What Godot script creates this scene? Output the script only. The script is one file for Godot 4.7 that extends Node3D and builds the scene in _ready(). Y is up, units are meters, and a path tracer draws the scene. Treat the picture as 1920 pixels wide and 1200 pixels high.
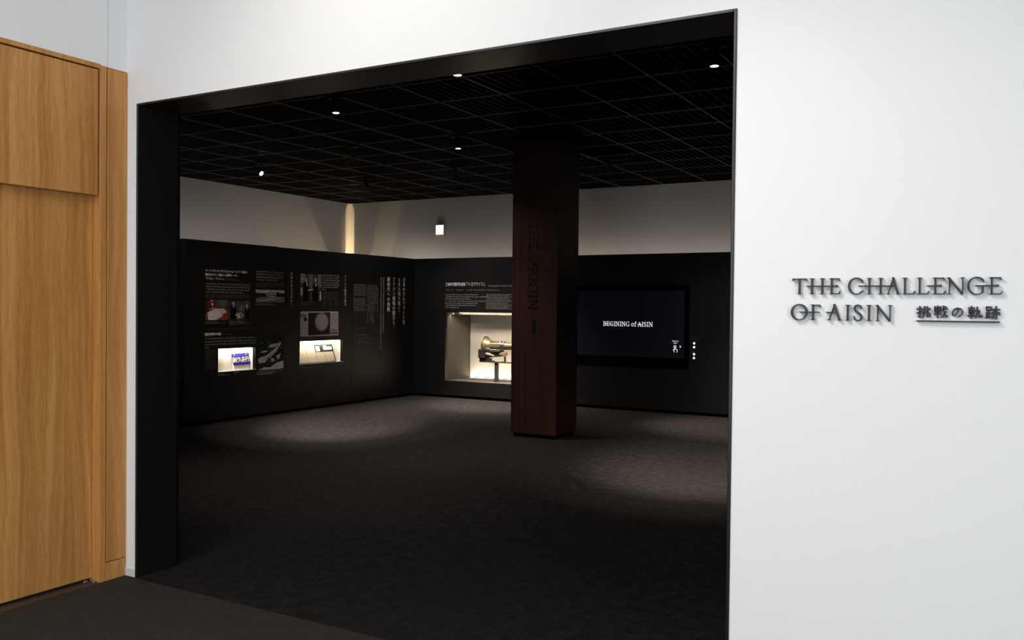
extends Node3D

# ---------------------------------------------------------------- measures (metres; x along the entrance wall, z towards the viewer)
const OPEN_L := 0.079      # left, right and top of the wide entrance
const OPEN_R := 3.345
const OPEN_H := 2.578
const WALL_T := 0.256      # thickness of the entrance wall
const PANEL_X := -4.4675   # face of the black partition on the left
const PANEL_Z := -8.839    # face of the black partition at the back
const PANEL_H := 2.279
const ROOM_X := -6.638     # white walls of the gallery
const ROOM_Z := -9.75
const CEIL := 3.395        # underside of the louvre ceiling

var M := {}
var used := {}
var rng := RandomNumberGenerator.new()
var serif: SystemFont
var sans: SystemFont


func _ready() -> void:
	rng.seed = 7
	# ---- camera
	var cam := Camera3D.new()
	cam.name = "camera"
	cam.fov = 2.0 * rad_to_deg(atan(600.0 / 1652.7353))
	cam.position = Vector3(4.2209, 1.5, 3.1605)
	cam.rotation_degrees = Vector3(-0.8757, 29.5782, 0.5764)
	cam.near = 0.05
	cam.far = 100.0
	add_child(cam)
	cam.current = true
	# ---- environment and exposure
	var we := WorldEnvironment.new()
	we.name = "environment"
	var e := Environment.new()
	e.background_mode = Environment.BG_COLOR
	e.background_color = Color.BLACK
	e.tonemap_mode = Environment.TONE_MAPPER_LINEAR
	e.tonemap_exposure = 1.0
	e.sdfgi_enabled = true
	e.ssao_enabled = true
	e.ssil_enabled = true
	we.environment = e
	add_child(we)
	# ---- soft lights: rear daylight, added lobby fill, cove strips
	var wash := Color(0.97, 0.985, 1.0)
	area_light("lobby_window_light", Vector3(2.4, 1.75, 6.93), Vector3(0, 0, 0), Vector2(3.6, 2.5), 10.0, Color(0.955, 0.98, 1.0))
	area_light("lobby_side_fill_light", Vector3(8.12, 1.75, 5.0), Vector3(0, 90, 0), Vector2(3.0, 2.5), 16.5, Color(0.97, 0.985, 1.0))  # side fill added to brighten the timber wall
	area_light("lobby_fill_light", Vector3(5.6, 3.585, 3.4), Vector3(-90, 0, 0), Vector2(2.4, 2.4), 0.25, wash)  # added overhead fill
	area_light("lobby_fill_light", Vector3(1.7, 3.585, 3.0), Vector3(-90, 0, 0), Vector2(2.4, 1.2), 6.0, wash)  # added overhead fill for the left side
	area_light("cove_glow", Vector3(-5.95, 2.0, -5.2), Vector3(64, 90, 0), Vector2(8.0, 0.06), 0.78, Color(1.0, 0.93, 0.87))
	area_light("cove_glow", Vector3(-0.5, 2.05, -9.42), Vector3(70, 0, 0), Vector2(10.0, 0.06), 1.15, Color(1.0, 0.93, 0.87))
	# ---- materials
	materials()
	# ---- structure
	shell()
	wood_wall()
	entrance_trim()
	gallery_shell()
	ceiling_louvre()
	partitions()
	# ---- objects
	wall_sign()
	pillar()
	display()
	niche_and_gearbox()
	showcases()
	left_graphics()
	back_graphics()
	small_lights()
	spots()
	lobby_lamps()


# ---------------------------------------------------------------- node helpers
func tag(o: Node, label := "", category := "", group := "", kind := "") -> void:
	if label: o.set_meta("label", label)
	if category: o.set_meta("category", category)
	if group: o.set_meta("group", group)
	if kind: o.set_meta("kind", kind)


func numbered(n: String) -> String:
	if not used.has(n):
		used[n] = 0
		return n
	used[n] += 1
	return "%s_%03d" % [n, used[n]]


func thing(called: String, label: String, category: String, at := Vector3.ZERO, group := "") -> Node3D:
	var o := Node3D.new()
	o.name = numbered(called)
	o.position = at
	add_child(o)
	tag(o, label, category, group)
	return o


func put(called: String, st: SurfaceTool, m: Material, parent: Node = self, at := Vector3.ZERO) -> MeshInstance3D:
	st.generate_normals()
	return put_mesh(called, st.commit(), m, parent, at)


func put_mesh(called: String, mesh: Mesh, m: Material, parent: Node = self, at := Vector3.ZERO) -> MeshInstance3D:
	var o := MeshInstance3D.new()
	if parent == self:
		o.name = numbered(called)
	else:
		var key := str(parent.get_instance_id()) + called
		used[key] = used.get(key, -1) + 1
		o.name = called if used[key] == 0 else "%s_%03d" % [called, used[key]]
	o.mesh = mesh
	o.material_override = m
	o.position = at
	parent.add_child(o, true)
	if parent != self and called in ["heading", "body_text", "translation", "picture_caption", "print", "subheading", "details", "flange_bolts", "port_plugs", "page_print"]:
		o.set_meta("kind", "stuff")   # too small to pick apart
	return o


func struct(called: String, st: SurfaceTool, m: Material, label := "") -> MeshInstance3D:
	var o := put(called, st, m)
	tag(o, label, "", "", "structure")
	return o


func area_light(called: String, at: Vector3, deg: Vector3, size: Vector2, energy: float, col: Color, parent: Node = self) -> void:
	var l := AreaLight3D.new()
	l.name = numbered(called)
	l.position = at
	l.rotation_degrees = deg
	l.area_size = size
	l.area_normalize_energy = true
	l.light_energy = energy
	l.light_color = col
	l.shadow_enabled = true
	l.area_range = 14.0
	parent.add_child(l, true)


func spot_light(called: String, at: Vector3, target: Vector3, energy: float, angle: float, soft: float, col: Color, size := 0.02) -> void:
	var l := SpotLight3D.new()
	l.name = numbered(called)
	l.position = at
	var up := Vector3.UP if absf((target - at).normalized().y) < 0.99 else Vector3.RIGHT
	l.basis = Basis.looking_at((target - at).normalized(), up)
	l.light_energy = energy
	l.spot_angle = angle
	l.spot_angle_attenuation = soft
	l.spot_range = 14.0
	l.spot_attenuation = 2.0
	l.light_color = col
	l.light_size = size
	l.shadow_enabled = true
	add_child(l, true)


# ---------------------------------------------------------------- shape helpers
func S(smooth := false) -> SurfaceTool:
	var st := SurfaceTool.new()
	st.begin(Mesh.PRIMITIVE_TRIANGLES)
	st.set_smooth_group(0 if smooth else -1)
	return st


# a convex face, turned so that it looks away from «inside»; Godot's front faces run clockwise
func face(st: SurfaceTool, p: Array, inside: Vector3) -> void:
	var n: Vector3 = (p[1] - p[0]).cross(p[2] - p[0])
	var flip: bool = n.dot(p[0] - inside) > 0.0
	for i in range(1, p.size() - 1):
		var tri := [p[0], p[i + 1], p[i]] if flip else [p[0], p[i], p[i + 1]]
		for v: Vector3 in tri:
			st.set_uv(Vector2.ZERO)
			st.add_vertex(v)


func box(st: SurfaceTool, c: Vector3, s: Vector3, b := 0.0) -> void:
	var h := s / 2.0
	if b <= 0.0:
		for ax in 3:
			for sg in [-1.0, 1.0]:
				var p := []
				for uv in [[-1, -1], [1, -1], [1, 1], [-1, 1]]:
					var v := Vector3.ZERO
					v[ax] = sg * h[ax]
					v[(ax + 1) % 3] = uv[0] * h[(ax + 1) % 3]
					v[(ax + 2) % 3] = uv[1] * h[(ax + 2) % 3]
					p.append(c + v)
				face(st, p, c)
		return
	b = minf(b, 0.49 * minf(s.x, minf(s.y, s.z)))
	var V := func(sx: float, sy: float, sz: float, ax: int) -> Vector3:
		var v := Vector3(sx * (h.x - b), sy * (h.y - b), sz * (h.z - b))
		v[ax] = [sx * h.x, sy * h.y, sz * h.z][ax]
		return c + v
	for ax in 3:
		for sg in [-1.0, 1.0]:
			var p := []
			for uv in [[-1, -1], [1, -1], [1, 1], [-1, 1]]:
				var q := [0.0, 0.0, 0.0]
				q[ax] = sg
				q[(ax + 1) % 3] = float(uv[0])
				q[(ax + 2) % 3] = float(uv[1])
				p.append(V.call(q[0], q[1], q[2], ax))
			face(st, p, c)
		for u in [-1.0, 1.0]:
			for w in [-1.0, 1.0]:
				var a1 := (ax + 1) % 3
				var a2 := (ax + 2) % 3
				var lo := [0.0, 0.0, 0.0]
				lo[a1] = u
				lo[a2] = w
				lo[ax] = -1.0
				var hi := lo.duplicate()
				hi[ax] = 1.0
				face(st, [V.call(lo[0], lo[1], lo[2], a1), V.call(hi[0], hi[1], hi[2], a1), V.call(hi[0], hi[1], hi[2], a2), V.call(lo[0], lo[1], lo[2], a2)], c)
	for sx in [-1.0, 1.0]:
		for sy in [-1.0, 1.0]:
			for sz in [-1.0, 1.0]:
				face(st, [V.call(sx, sy, sz, 0), V.call(sx, sy, sz, 1), V.call(sx, sy, sz, 2)], c)


# a box from its two corners
func span(st: SurfaceTool, a: Vector3, b: Vector3, bev := 0.0) -> void:
	box(st, (a + b) / 2.0, (b - a).abs(), bev)


# turned shape: profile of (radius, height along the axis), placed by a transform whose y is the axis
func lathe(st: SurfaceTool, prof: Array, n: int, t: Transform3D, smooth := true) -> void:
	for k in prof.size() - 1:
		var a: Vector2 = prof[k]
		var b: Vector2 = prof[k + 1]
		if smooth:
			st.set_smooth_group(k + 1)
		for i in n:
			var p := TAU * i / n
			var q := TAU * (i + 1) / n
			var v := [Vector3(a.x * cos(p), a.y, a.x * sin(p)), Vector3(a.x * cos(q), a.y, a.x * sin(q)), Vector3(b.x * cos(q), b.y, b.x * sin(q)), Vector3(b.x * cos(p), b.y, b.x * sin(p))]
			var w := []
			for x: Vector3 in v:
				if w.is_empty() or not (t * x).is_equal_approx(w[-1]):
					w.append(t * x)
			if w.size() > 2 and w[0].is_equal_approx(w[-1]):
				w.pop_back()
			if w.size() < 3:
				continue
			var out := Vector3(cos((p + q) / 2), 0, sin((p + q) / 2)) * (b.y - a.y) - Vector3(0, 1, 0) * (b.x - a.x)
			var nrm: Vector3 = (w[1] - w[0]).cross(w[2] - w[0])
			var rev: bool = nrm.dot(t.basis * out) > 0.0
			for j in range(1, w.size() - 1):
				for x: Vector3 in ([w[0], w[j + 1], w[j]] if rev else [w[0], w[j], w[j + 1]]):
					st.add_vertex(x)
	st.set_smooth_group(-1)


func axis(from: Vector3, to: Vector3) -> Transform3D:
	var y := (to - from).normalized()
	var x := y.cross(Vector3.FORWARD if absf(y.z) < 0.9 else Vector3.RIGHT).normalized()
	return Transform3D(Basis(x, y, x.cross(y)), from)


func rod(st: SurfaceTool, from: Vector3, to: Vector3, r: float, n := 12, b := 0.0) -> void:
	var l := from.distance_to(to)
	var prof := [Vector2(0, 0), Vector2(r, 0), Vector2(r, l), Vector2(0, l)]
	if b > 0.0:
		prof = [Vector2(0, 0), Vector2(r - b, 0), Vector2(r, b), Vector2(r, l - b), Vector2(r - b, l), Vector2(0, l)]
	lathe(st, prof, n, axis(from, to))


# a line of varying width in the xy plane, from z0 to z1 deep (flat print when both are equal)
func ribbon(st: SurfaceTool, pts: PackedVector2Array, w: Array, z0: float, z1: float, square := true) -> void:
	var n := pts.size()
	if n < 2:
		return
	var L := []
	var R := []
	for i in n:
		var d0 := (pts[i] - pts[maxi(i - 1, 0)]).normalized()
		var d1 := (pts[mini(i + 1, n - 1)] - pts[i]).normalized()
		var d := d0 + d1
		d = d.normalized() if d.length() > 0.2 else d1
		if d == Vector2.ZERO:
			d = d0 if d0 != Vector2.ZERO else Vector2.RIGHT
		var nn := Vector2(-d.y, d.x)
		var ww: float = w[i] if w.size() > 1 else w[0]
		var k := 1.0
		if i > 0 and i < n - 1:
			k = 1.0 / maxf(0.6, nn.dot(Vector2(-d1.y, d1.x)))
		var p := pts[i]
		if square and i == 0: p -= d * ww * 0.3
		if square and i == n - 1: p += d * ww * 0.3
		L.append(p + nn * ww * 0.5 * k)
		R.append(p - nn * ww * 0.5 * k)
	for i in n - 1:
		var c2: Vector2 = (L[i] + R[i] + L[i + 1] + R[i + 1]) / 4.0
		var c := Vector3(c2.x, c2.y, minf(z0, z1) - 0.001 if z0 == z1 else (z0 + z1) / 2.0)
		var l0: Vector2 = L[i]
		var l1: Vector2 = L[i + 1]
		var r0: Vector2 = R[i]
		var r1: Vector2 = R[i + 1]
		face(st, [Vector3(l0.x, l0.y, z1), Vector3(l1.x, l1.y, z1), Vector3(r1.x, r1.y, z1), Vector3(r0.x, r0.y, z1)], c)
		if z0 == z1:
			continue
		face(st, [Vector3(l0.x, l0.y, z0), Vector3(l1.x, l1.y, z0), Vector3(l1.x, l1.y, z1), Vector3(l0.x, l0.y, z1)], c)
		face(st, [Vector3(r0.x, r0.y, z0), Vector3(r1.x, r1.y, z0), Vector3(r1.x, r1.y, z1), Vector3(r0.x, r0.y, z1)], c)
		face(st, [Vector3(l0.x, l0.y, z0), Vector3(l1.x, l1.y, z0), Vector3(r1.x, r1.y, z0), Vector3(r0.x, r0.y, z0)], c)
		if i == 0:
			face(st, [Vector3(l0.x, l0.y, z0), Vector3(r0.x, r0.y, z0), Vector3(r0.x, r0.y, z1), Vector3(l0.x, l0.y, z1)], c)
		if i == n - 2:
			face(st, [Vector3(l1.x, l1.y, z0), Vector3(r1.x, r1.y, z0), Vector3(r1.x, r1.y, z1), Vector3(l1.x, l1.y, z1)], c)


func card(st: SurfaceTool, x0: float, y0: float, x1: float, y1: float, z: float) -> void:
	# a printed rectangle with picture coordinates
	for k in [0, 2, 1, 0, 3, 2]:
		var p: Vector2 = [Vector2(0, 0), Vector2(1, 0), Vector2(1, 1), Vector2(0, 1)][k]
		st.set_uv(Vector2(p.x, 1.0 - p.y))
		st.add_vertex(Vector3(lerpf(x0, x1, p.x), lerpf(y0, y1, p.y), z))


# ---------------------------------------------------------------- materials
func mat(c: Color, rough := 0.6, metal := 0.0, spec := 0.5) -> StandardMaterial3D:
	var m := StandardMaterial3D.new()
	m.albedo_color = c
	m.roughness = rough
	m.metallic = metal
	m.metallic_specular = spec
	return m


func glow(c: Color, energy: float) -> StandardMaterial3D:
	var m := mat(Color(0.1, 0.1, 0.1), 0.5)
	m.emission_enabled = true
	m.emission = c
	m.emission_energy_multiplier = energy
	return m


func noise(sd: int, f: float, oct := 3) -> FastNoiseLite:
	var n := FastNoiseLite.new()
	n.seed = sd
	n.noise_type = FastNoiseLite.TYPE_SIMPLEX
	n.frequency = f
	n.fractal_octaves = oct
	return n


func wood_texture(sd: int, dark: Color, light: Color, contrast: float) -> ImageTexture:
	var w := 768
	var h := 512
	var im := Image.create(w, h, false, Image.FORMAT_RGB8)
	var n1 := noise(sd, 0.012, 3)
	var n2 := noise(sd + 1, 0.06, 3)
	var n3 := noise(sd + 2, 0.45, 2)
	for x in w:
		for y in h:
			var wob := n1.get_noise_2d(x * 0.4, y * 0.25) * 10.0
			var v := 0.5 + contrast * (0.45 * n1.get_noise_2d((x + wob) * 1.3, y * 0.05) + 0.5 * n2.get_noise_2d(x + wob, y * 0.06) + 0.35 * n3.get_noise_2d(x, y * 0.09))
			im.set_pixel(x, y, dark.lerp(light, clampf(v, 0.0, 1.0)))
	return ImageTexture.create_from_image(im)


func wood(sd: int, dark: Color, light: Color, contrast: float, sx: float, sy: float, rough: float) -> StandardMaterial3D:
	var m := mat(Color.WHITE, rough, 0.0, 0.4)
	m.albedo_texture = wood_texture(sd, dark, light, contrast)
	m.uv1_triplanar = true
	m.uv1_world_triplanar = true
	m.uv1_triplanar_sharpness = 8.0
	m.uv1_scale = Vector3(sx, sy, sx)
	m.uv1_offset = Vector3(0.013 * sd, 0.03, 0.021 * sd)
	return m


func carpet(sd: int, c: Color, var_fine: float, var_broad: float) -> StandardMaterial3D:
	var w := 768
	var im := Image.create(w, w, false, Image.FORMAT_RGB8)
	var nf := noise(sd, 0.35, 2)
	var nb := noise(sd + 1, 0.02, 4)
	var nm := noise(sd + 2, 0.06, 3)
	for x in w:
		for y in w:
			var bx := absf(x - w * 0.5) / (w * 0.5)
			var k := 1.0 + var_fine * nf.get_noise_2d(x, y) + var_broad * (nb.get_noise_2d(x, y) + nm.get_noise_2d(x * 0.6, y * 1.6)) * (1.0 - 0.4 * bx)
			im.set_pixel(x, y, Color(c.r * k, c.g * k, c.b * k).clamp())
	var m := mat(Color.WHITE, 0.95, 0.0, 0.15)
	m.albedo_texture = ImageTexture.create_from_image(im)
	m.uv1_triplanar = true
	m.uv1_world_triplanar = true
	m.uv1_scale = Vector3.ONE * 0.55
	var nt := NoiseTexture2D.new()
	nt.width = 512
	nt.height = 512
	nt.seamless = true
	nt.noise = noise(sd + 3, 0.25, 2)
	m.heightmap_enabled = true
	m.heightmap_texture = nt
	m.heightmap_scale = 0.25
	return m


func materials() -> void:
	serif = SystemFont.new()
	serif.font_names = PackedStringArray(["Droid Serif"])
	sans = SystemFont.new()
	sans.font_names = PackedStringArray(["Droid Sans"])
	M.white = mat(Color(0.925, 0.925, 0.925), 0.85, 0.0, 0.25)
	M.white_warm = mat(Color(0.87, 0.86, 0.845), 0.9, 0.0, 0.2)
	M.base = mat(Color(0.82, 0.83, 0.82), 0.5)
	M.oak = wood(3, Color(0.67, 0.455, 0.23), Color(0.83, 0.605, 0.35), 0.85, 0.42, 0.3, 0.42)
	M.oak_side = wood(12, Color(0.68, 0.455, 0.23), Color(0.82, 0.595, 0.345), 0.75, 0.42, 0.3, 0.42)
	M.oak_dark = mat(Color(0.13, 0.075, 0.035), 0.7)
	M.black_metal = mat(Color(0.085, 0.085, 0.085), 0.34, 0.0, 0.5)
	M.black_paint = mat(Color(0.052, 0.051, 0.05), 0.42, 0.0, 0.36)
	M.black_matt = mat(Color(0.05, 0.05, 0.05), 0.9, 0.0, 0.1)
	M.void = mat(Color(0.02, 0.02, 0.02), 0.95, 0.0, 0.0)
	M.bar = mat(Color(0.42, 0.40, 0.375), 0.35, 0.0, 0.5)
	M.slat = mat(Color(0.17, 0.165, 0.16), 0.45, 0.0, 0.5)
	M.carpet = carpet(21, Color(0.15, 0.142, 0.138), 0.45, 0.24)
	M.carpet_lobby = carpet(41, Color(0.235, 0.215, 0.197), 0.35, 0.08)
	M.walnut = wood(17, Color(0.16, 0.08, 0.052), Color(0.255, 0.135, 0.09), 0.8, 0.8, 0.2, 0.5)
	M.sign = mat(Color(0.20, 0.195, 0.21), 0.38, 0.85)
	M.letter_dark = mat(Color(0.03, 0.027, 0.026), 0.5)
	M.ink = mat(Color(0.84, 0.83, 0.82), 0.8, 0.0, 0.1)
	M.ink_mid = mat(Color(0.62, 0.61, 0.60), 0.8, 0.0, 0.1)
	M.ink_dim = mat(Color(0.42, 0.41, 0.40), 0.8, 0.0, 0.1)
	M.steel = mat(Color(0.62, 0.62, 0.63), 0.3, 0.9)
	M.case_white = mat(Color(0.90, 0.885, 0.85), 0.8, 0.0, 0.2)
	M.niche_grey = mat(Color(0.35, 0.335, 0.31), 0.85, 0.0, 0.2)
	M.brass = mat(Color(0.60, 0.54, 0.43), 0.42, 0.6)
	M.cast_iron = mat(Color(0.13, 0.115, 0.095), 0.5, 0.5)
	M.stand = mat(Color(0.17, 0.155, 0.14), 0.55, 0.2)
	M.lamp_black = mat(Color(0.03, 0.03, 0.03), 0.5)
	M.lens = glow(Color(1.0, 0.97, 0.94), 6.0)


# ---------------------------------------------------------------- lobby shell
func shell() -> void:
	var st := S()
	span(st, Vector3(-6.9, 0, -WALL_T), Vector3(OPEN_L, 4.05, 0))
	span(st, Vector3(OPEN_R, 0, -WALL_T), Vector3(8.4, 4.05, 0))
	span(st, Vector3(OPEN_L, OPEN_H, -WALL_T), Vector3(OPEN_R, 4.05, 0))
	struct("wall_front", st, M.white, "white painted wall around the wide black entrance")
	st = S()
	span(st, Vector3(-0.05, -0.12, 0.012), Vector3(8.4, 0, 7.2))
	struct("floor_lobby", st, M.carpet_lobby, "grey brown lobby carpet in front of the entrance")
	st = S()
	span(st, Vector3(-0.3, 3.6, 0.0), Vector3(8.4, 3.75, 7.2))
	struct("ceiling_lobby", st, M.white, "white lobby ceiling above the frame")
	st = S()
	span(st, Vector3(8.2, 0, 0), Vector3(8.4, 3.6, 2.4))
	span(st, Vector3(8.2, 0, 6.4), Vector3(8.4, 3.6, 7.2))
	span(st, Vector3(8.2, 0, 2.4), Vector3(8.4, 0.5, 6.4))
	span(st, Vector3(8.2, 3.0, 2.4), Vector3(8.4, 3.6, 6.4))
	struct("wall_right", st, M.white, "white wall closing the lobby on the right")
	var ws := Node3D.new()  # window added only to give the side fill a source
	ws.name = "added_window_2"
	add_child(ws)
	tag(ws, "added window in the right wall as the source of the lobby side fill", "", "", "structure")
	st = S()
	for z in [2.4, 4.37, 6.34]:
		span(st, Vector3(8.23, 0.5, z), Vector3(8.30, 3.0, z + 0.06), 0.004)
	put("window_frame", st, M.base, ws)
	st = S()
	span(st, Vector3(8.26, 0.5, 2.4), Vector3(8.27, 3.0, 6.4))
	put("window_pane", st, glow(Color(0.94, 0.98, 1.0), 0.6), ws)
	st = S()
	span(st, Vector3(-0.3, 0, 7.0), Vector3(0.6, 3.6, 7.2))
	span(st, Vector3(7.2, 0, 7.0), Vector3(8.2, 3.6, 7.2))
	span(st, Vector3(0.6, 0, 7.0), Vector3(7.2, 0.5, 7.2))
	span(st, Vector3(0.6, 3.0, 7.0), Vector3(7.2, 3.6, 7.2))
	struct("wall_rear", st, M.white, "white wall behind the viewer")
	var wn := Node3D.new()
	wn.name = "window_1"
	add_child(wn)
	tag(wn, "wide daylight window behind the viewer", "", "", "structure")
	st = S()
	for x in [0.6, 2.77, 4.97, 7.14]:
		span(st, Vector3(x, 0.5, 7.03), Vector3(x + 0.06, 3.0, 7.10), 0.004)
	put("window_frame", st, M.base, wn)
	st = S()
	span(st, Vector3(0.6, 0.5, 7.06), Vector3(7.2, 3.0, 7.07))
	put("window_pane", st, glow(Color(0.92, 0.97, 1.0), 0.6), wn)
	st = S()
	span(st, Vector3(0.0, 0.0, 0.0), Vector3(OPEN_L - 0.001, 0.043, 0.007), 0.002)
	struct("baseboard_front", st, M.base, "narrow pale skirting at the foot of the white wall strip")
	st = S()
	span(st, Vector3(OPEN_R + 0.001, 0.0, 0.0), Vector3(8.2, 0.043, 0.007), 0.002)
	struct("baseboard_right", st, M.base, "pale skirting at the foot of the white wall right of the entrance")


func wood_wall() -> void:
	# the white wall and its timber facing, on the plane x = 0
	var st := S()
	span(st, Vector3(-0.3, 0, 0.0), Vector3(-0.09, 3.6, 7.2))
	span(st, Vector3(-0.09, 2.757, 0.0), Vector3(-0.008, 3.6, 0.1155))
	span(st, Vector3(-0.09, 2.757, 0.1185), Vector3(-0.008, 3.6, 7.2))
	struct("wall_left", st, M.white, "white wall above the timber facing on the left")
	var w := Node3D.new()
	w.name = "wall_left_facing"
	add_child(w)
	tag(w, "light oak facing with a recessed door leaf along the left wall", "", "", "structure")
	st = S()
	span(st, Vector3(-0.02, 0.1015, 0.002), Vector3(0, 2.752, 0.1215), 0.0015)
	put("side_panel", st, M.oak_side, w)
	st = S()
	span(st, Vector3(-0.02, 0.0, 0.002), Vector3(0, 0.0975, 0.1275), 0.0015)
	put("plinth_board", st, M.oak, w)
	st = S()
	span(st, Vector3(-0.085, 0.0, 0.128), Vector3(0.0, 2.757, 0.165), 0.0015)
	put("stile", st, M.oak_side, w)
	st = S()
	span(st, Vector3(-0.085, 2.738, 0.1655), Vector3(0.0, 2.762, 7.0), 0.0015)
	put("top_rail", st, M.oak, w)
	st = S()
	span(st, Vector3(-0.03, 2.068, 0.175), Vector3(-0.006, 2.731, 4.2), 0.0015)
	put("upper_panel", st, M.oak, w)
	st = S()
	span(st, Vector3(-0.089, 0.0, 0.0), Vector3(-0.086, 2.757, 7.0))
	span(st, Vector3(-0.0855, 2.74, 0.0), Vector3(-0.03, 2.757, 0.127))
	span(st, Vector3(-0.03, 0.0, 0.1235), Vector3(-0.018, 2.75, 0.128))
	put("backing", st, M.oak_dark, w)
	var d := Node3D.new()
	d.name = "door_1"
	add_child(d)
	tag(d, "tall oak door leaf set back below the upper timber panel", "", "", "structure")
	st = S()
	span(st, Vector3(-0.084, 0.021, 0.1665), Vector3(-0.06, 2.2, 2.4), 0.0015)
	put("door_leaf", st, M.oak, d)
	st = S()
	box(st, Vector3(-0.03, 0.006, 0.18), Vector3(0.03, 0.012, 0.018), 0.003)
	box(st, Vector3(-0.05, 0.010, 0.21), Vector3(0.012, 0.014, 0.022), 0.003)
	put("floor_guide", st, M.steel, d)
	st = S()
	span(st, Vector3(-0.084, -0.01, 0.166), Vector3(0.0, 0.003, 4.0))
	put("threshold", st, mat(Color(0.30, 0.22, 0.16), 0.6), d)


func entrance_trim() -> void:
	var d := Node3D.new()
	d.name = "trim_1"
	add_child(d)
	tag(d, "black metal lining of the wide entrance", "", "", "structure")
	var t := 0.012
	var st := S()
	span(st, Vector3(OPEN_L, 0, -WALL_T - 0.002), Vector3(OPEN_L + t, OPEN_H, 0.006), 0.002)
	put("jamb", st, M.black_metal, d)
	st = S()
	span(st, Vector3(OPEN_R - t, 0, -WALL_T - 0.002), Vector3(OPEN_R, OPEN_H, 0.006), 0.002)
	put("jamb", st, M.black_metal, d)
	st = S()
	span(st, Vector3(OPEN_L + t, OPEN_H - t, -WALL_T - 0.002), Vector3(OPEN_R - t, OPEN_H, 0.006), 0.002)
	put("head_lining", st, M.black_metal, d)


# ---------------------------------------------------------------- gallery
func gallery_shell() -> void:
	var st := S()
	span(st, Vector3(-6.9, -0.12, -9.95), Vector3(6.2, 0, 0.012))
	struct("floor_gallery", st, M.carpet, "dark mottled carpet of the gallery")
	st = S()
	span(st, Vector3(-6.85, 0, -9.95), Vector3(ROOM_X, 4.05, -WALL_T))
	struct("wall_gallery_left", st, M.white_warm, "upper white wall above the black partition on the left")
	st = S()
	span(st, Vector3(ROOM_X, 0, -9.95), Vector3(6.2, 4.05, ROOM_Z))
	struct("wall_gallery_back", st, M.white_warm, "upper white wall above the black partition at the back")
	st = S()
	span(st, Vector3(6.0, 0, ROOM_Z), Vector3(6.2, 4.05, -WALL_T))
	struct("wall_gallery_right", st, M.black_paint, "dark wall closing the gallery on the right")
	st = S()
	span(st, Vector3(ROOM_X, 0, -WALL_T - 0.03), Vector3(OPEN_L - 0.001, 4.05, -WALL_T - 0.003))
	span(st, Vector3(OPEN_R + 0.001, 0, -WALL_T - 0.03), Vector3(6.0, 4.05, -WALL_T - 0.003))
	span(st, Vector3(OPEN_L - 0.001, OPEN_H + 0.001, -WALL_T - 0.03), Vector3(OPEN_R + 0.001, 4.05, -WALL_T - 0.003))
	struct("wall_front_lining", st, M.black_paint, "black inner face of the entrance wall")
	st = S()
	span(st, Vector3(-6.9, 4.0, -9.95), Vector3(6.2, 4.1, -WALL_T))
	struct("ceiling_slab", st, M.void, "black slab above the louvre ceiling")
	st = S()
	span(st, Vector3(ROOM_X, CEIL + 0.004, ROOM_Z), Vector3(ROOM_X + 0.025, 4.0, -WALL_T - 0.031))  # boards added to keep the space above the louvre dark
	span(st, Vector3(ROOM_X + 0.025, CEIL + 0.004, ROOM_Z), Vector3(6.0, 4.0, ROOM_Z + 0.025))
	struct("added_trim_2", st, M.void, "added black boards that darken the walls above the louvre ceiling")


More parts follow.
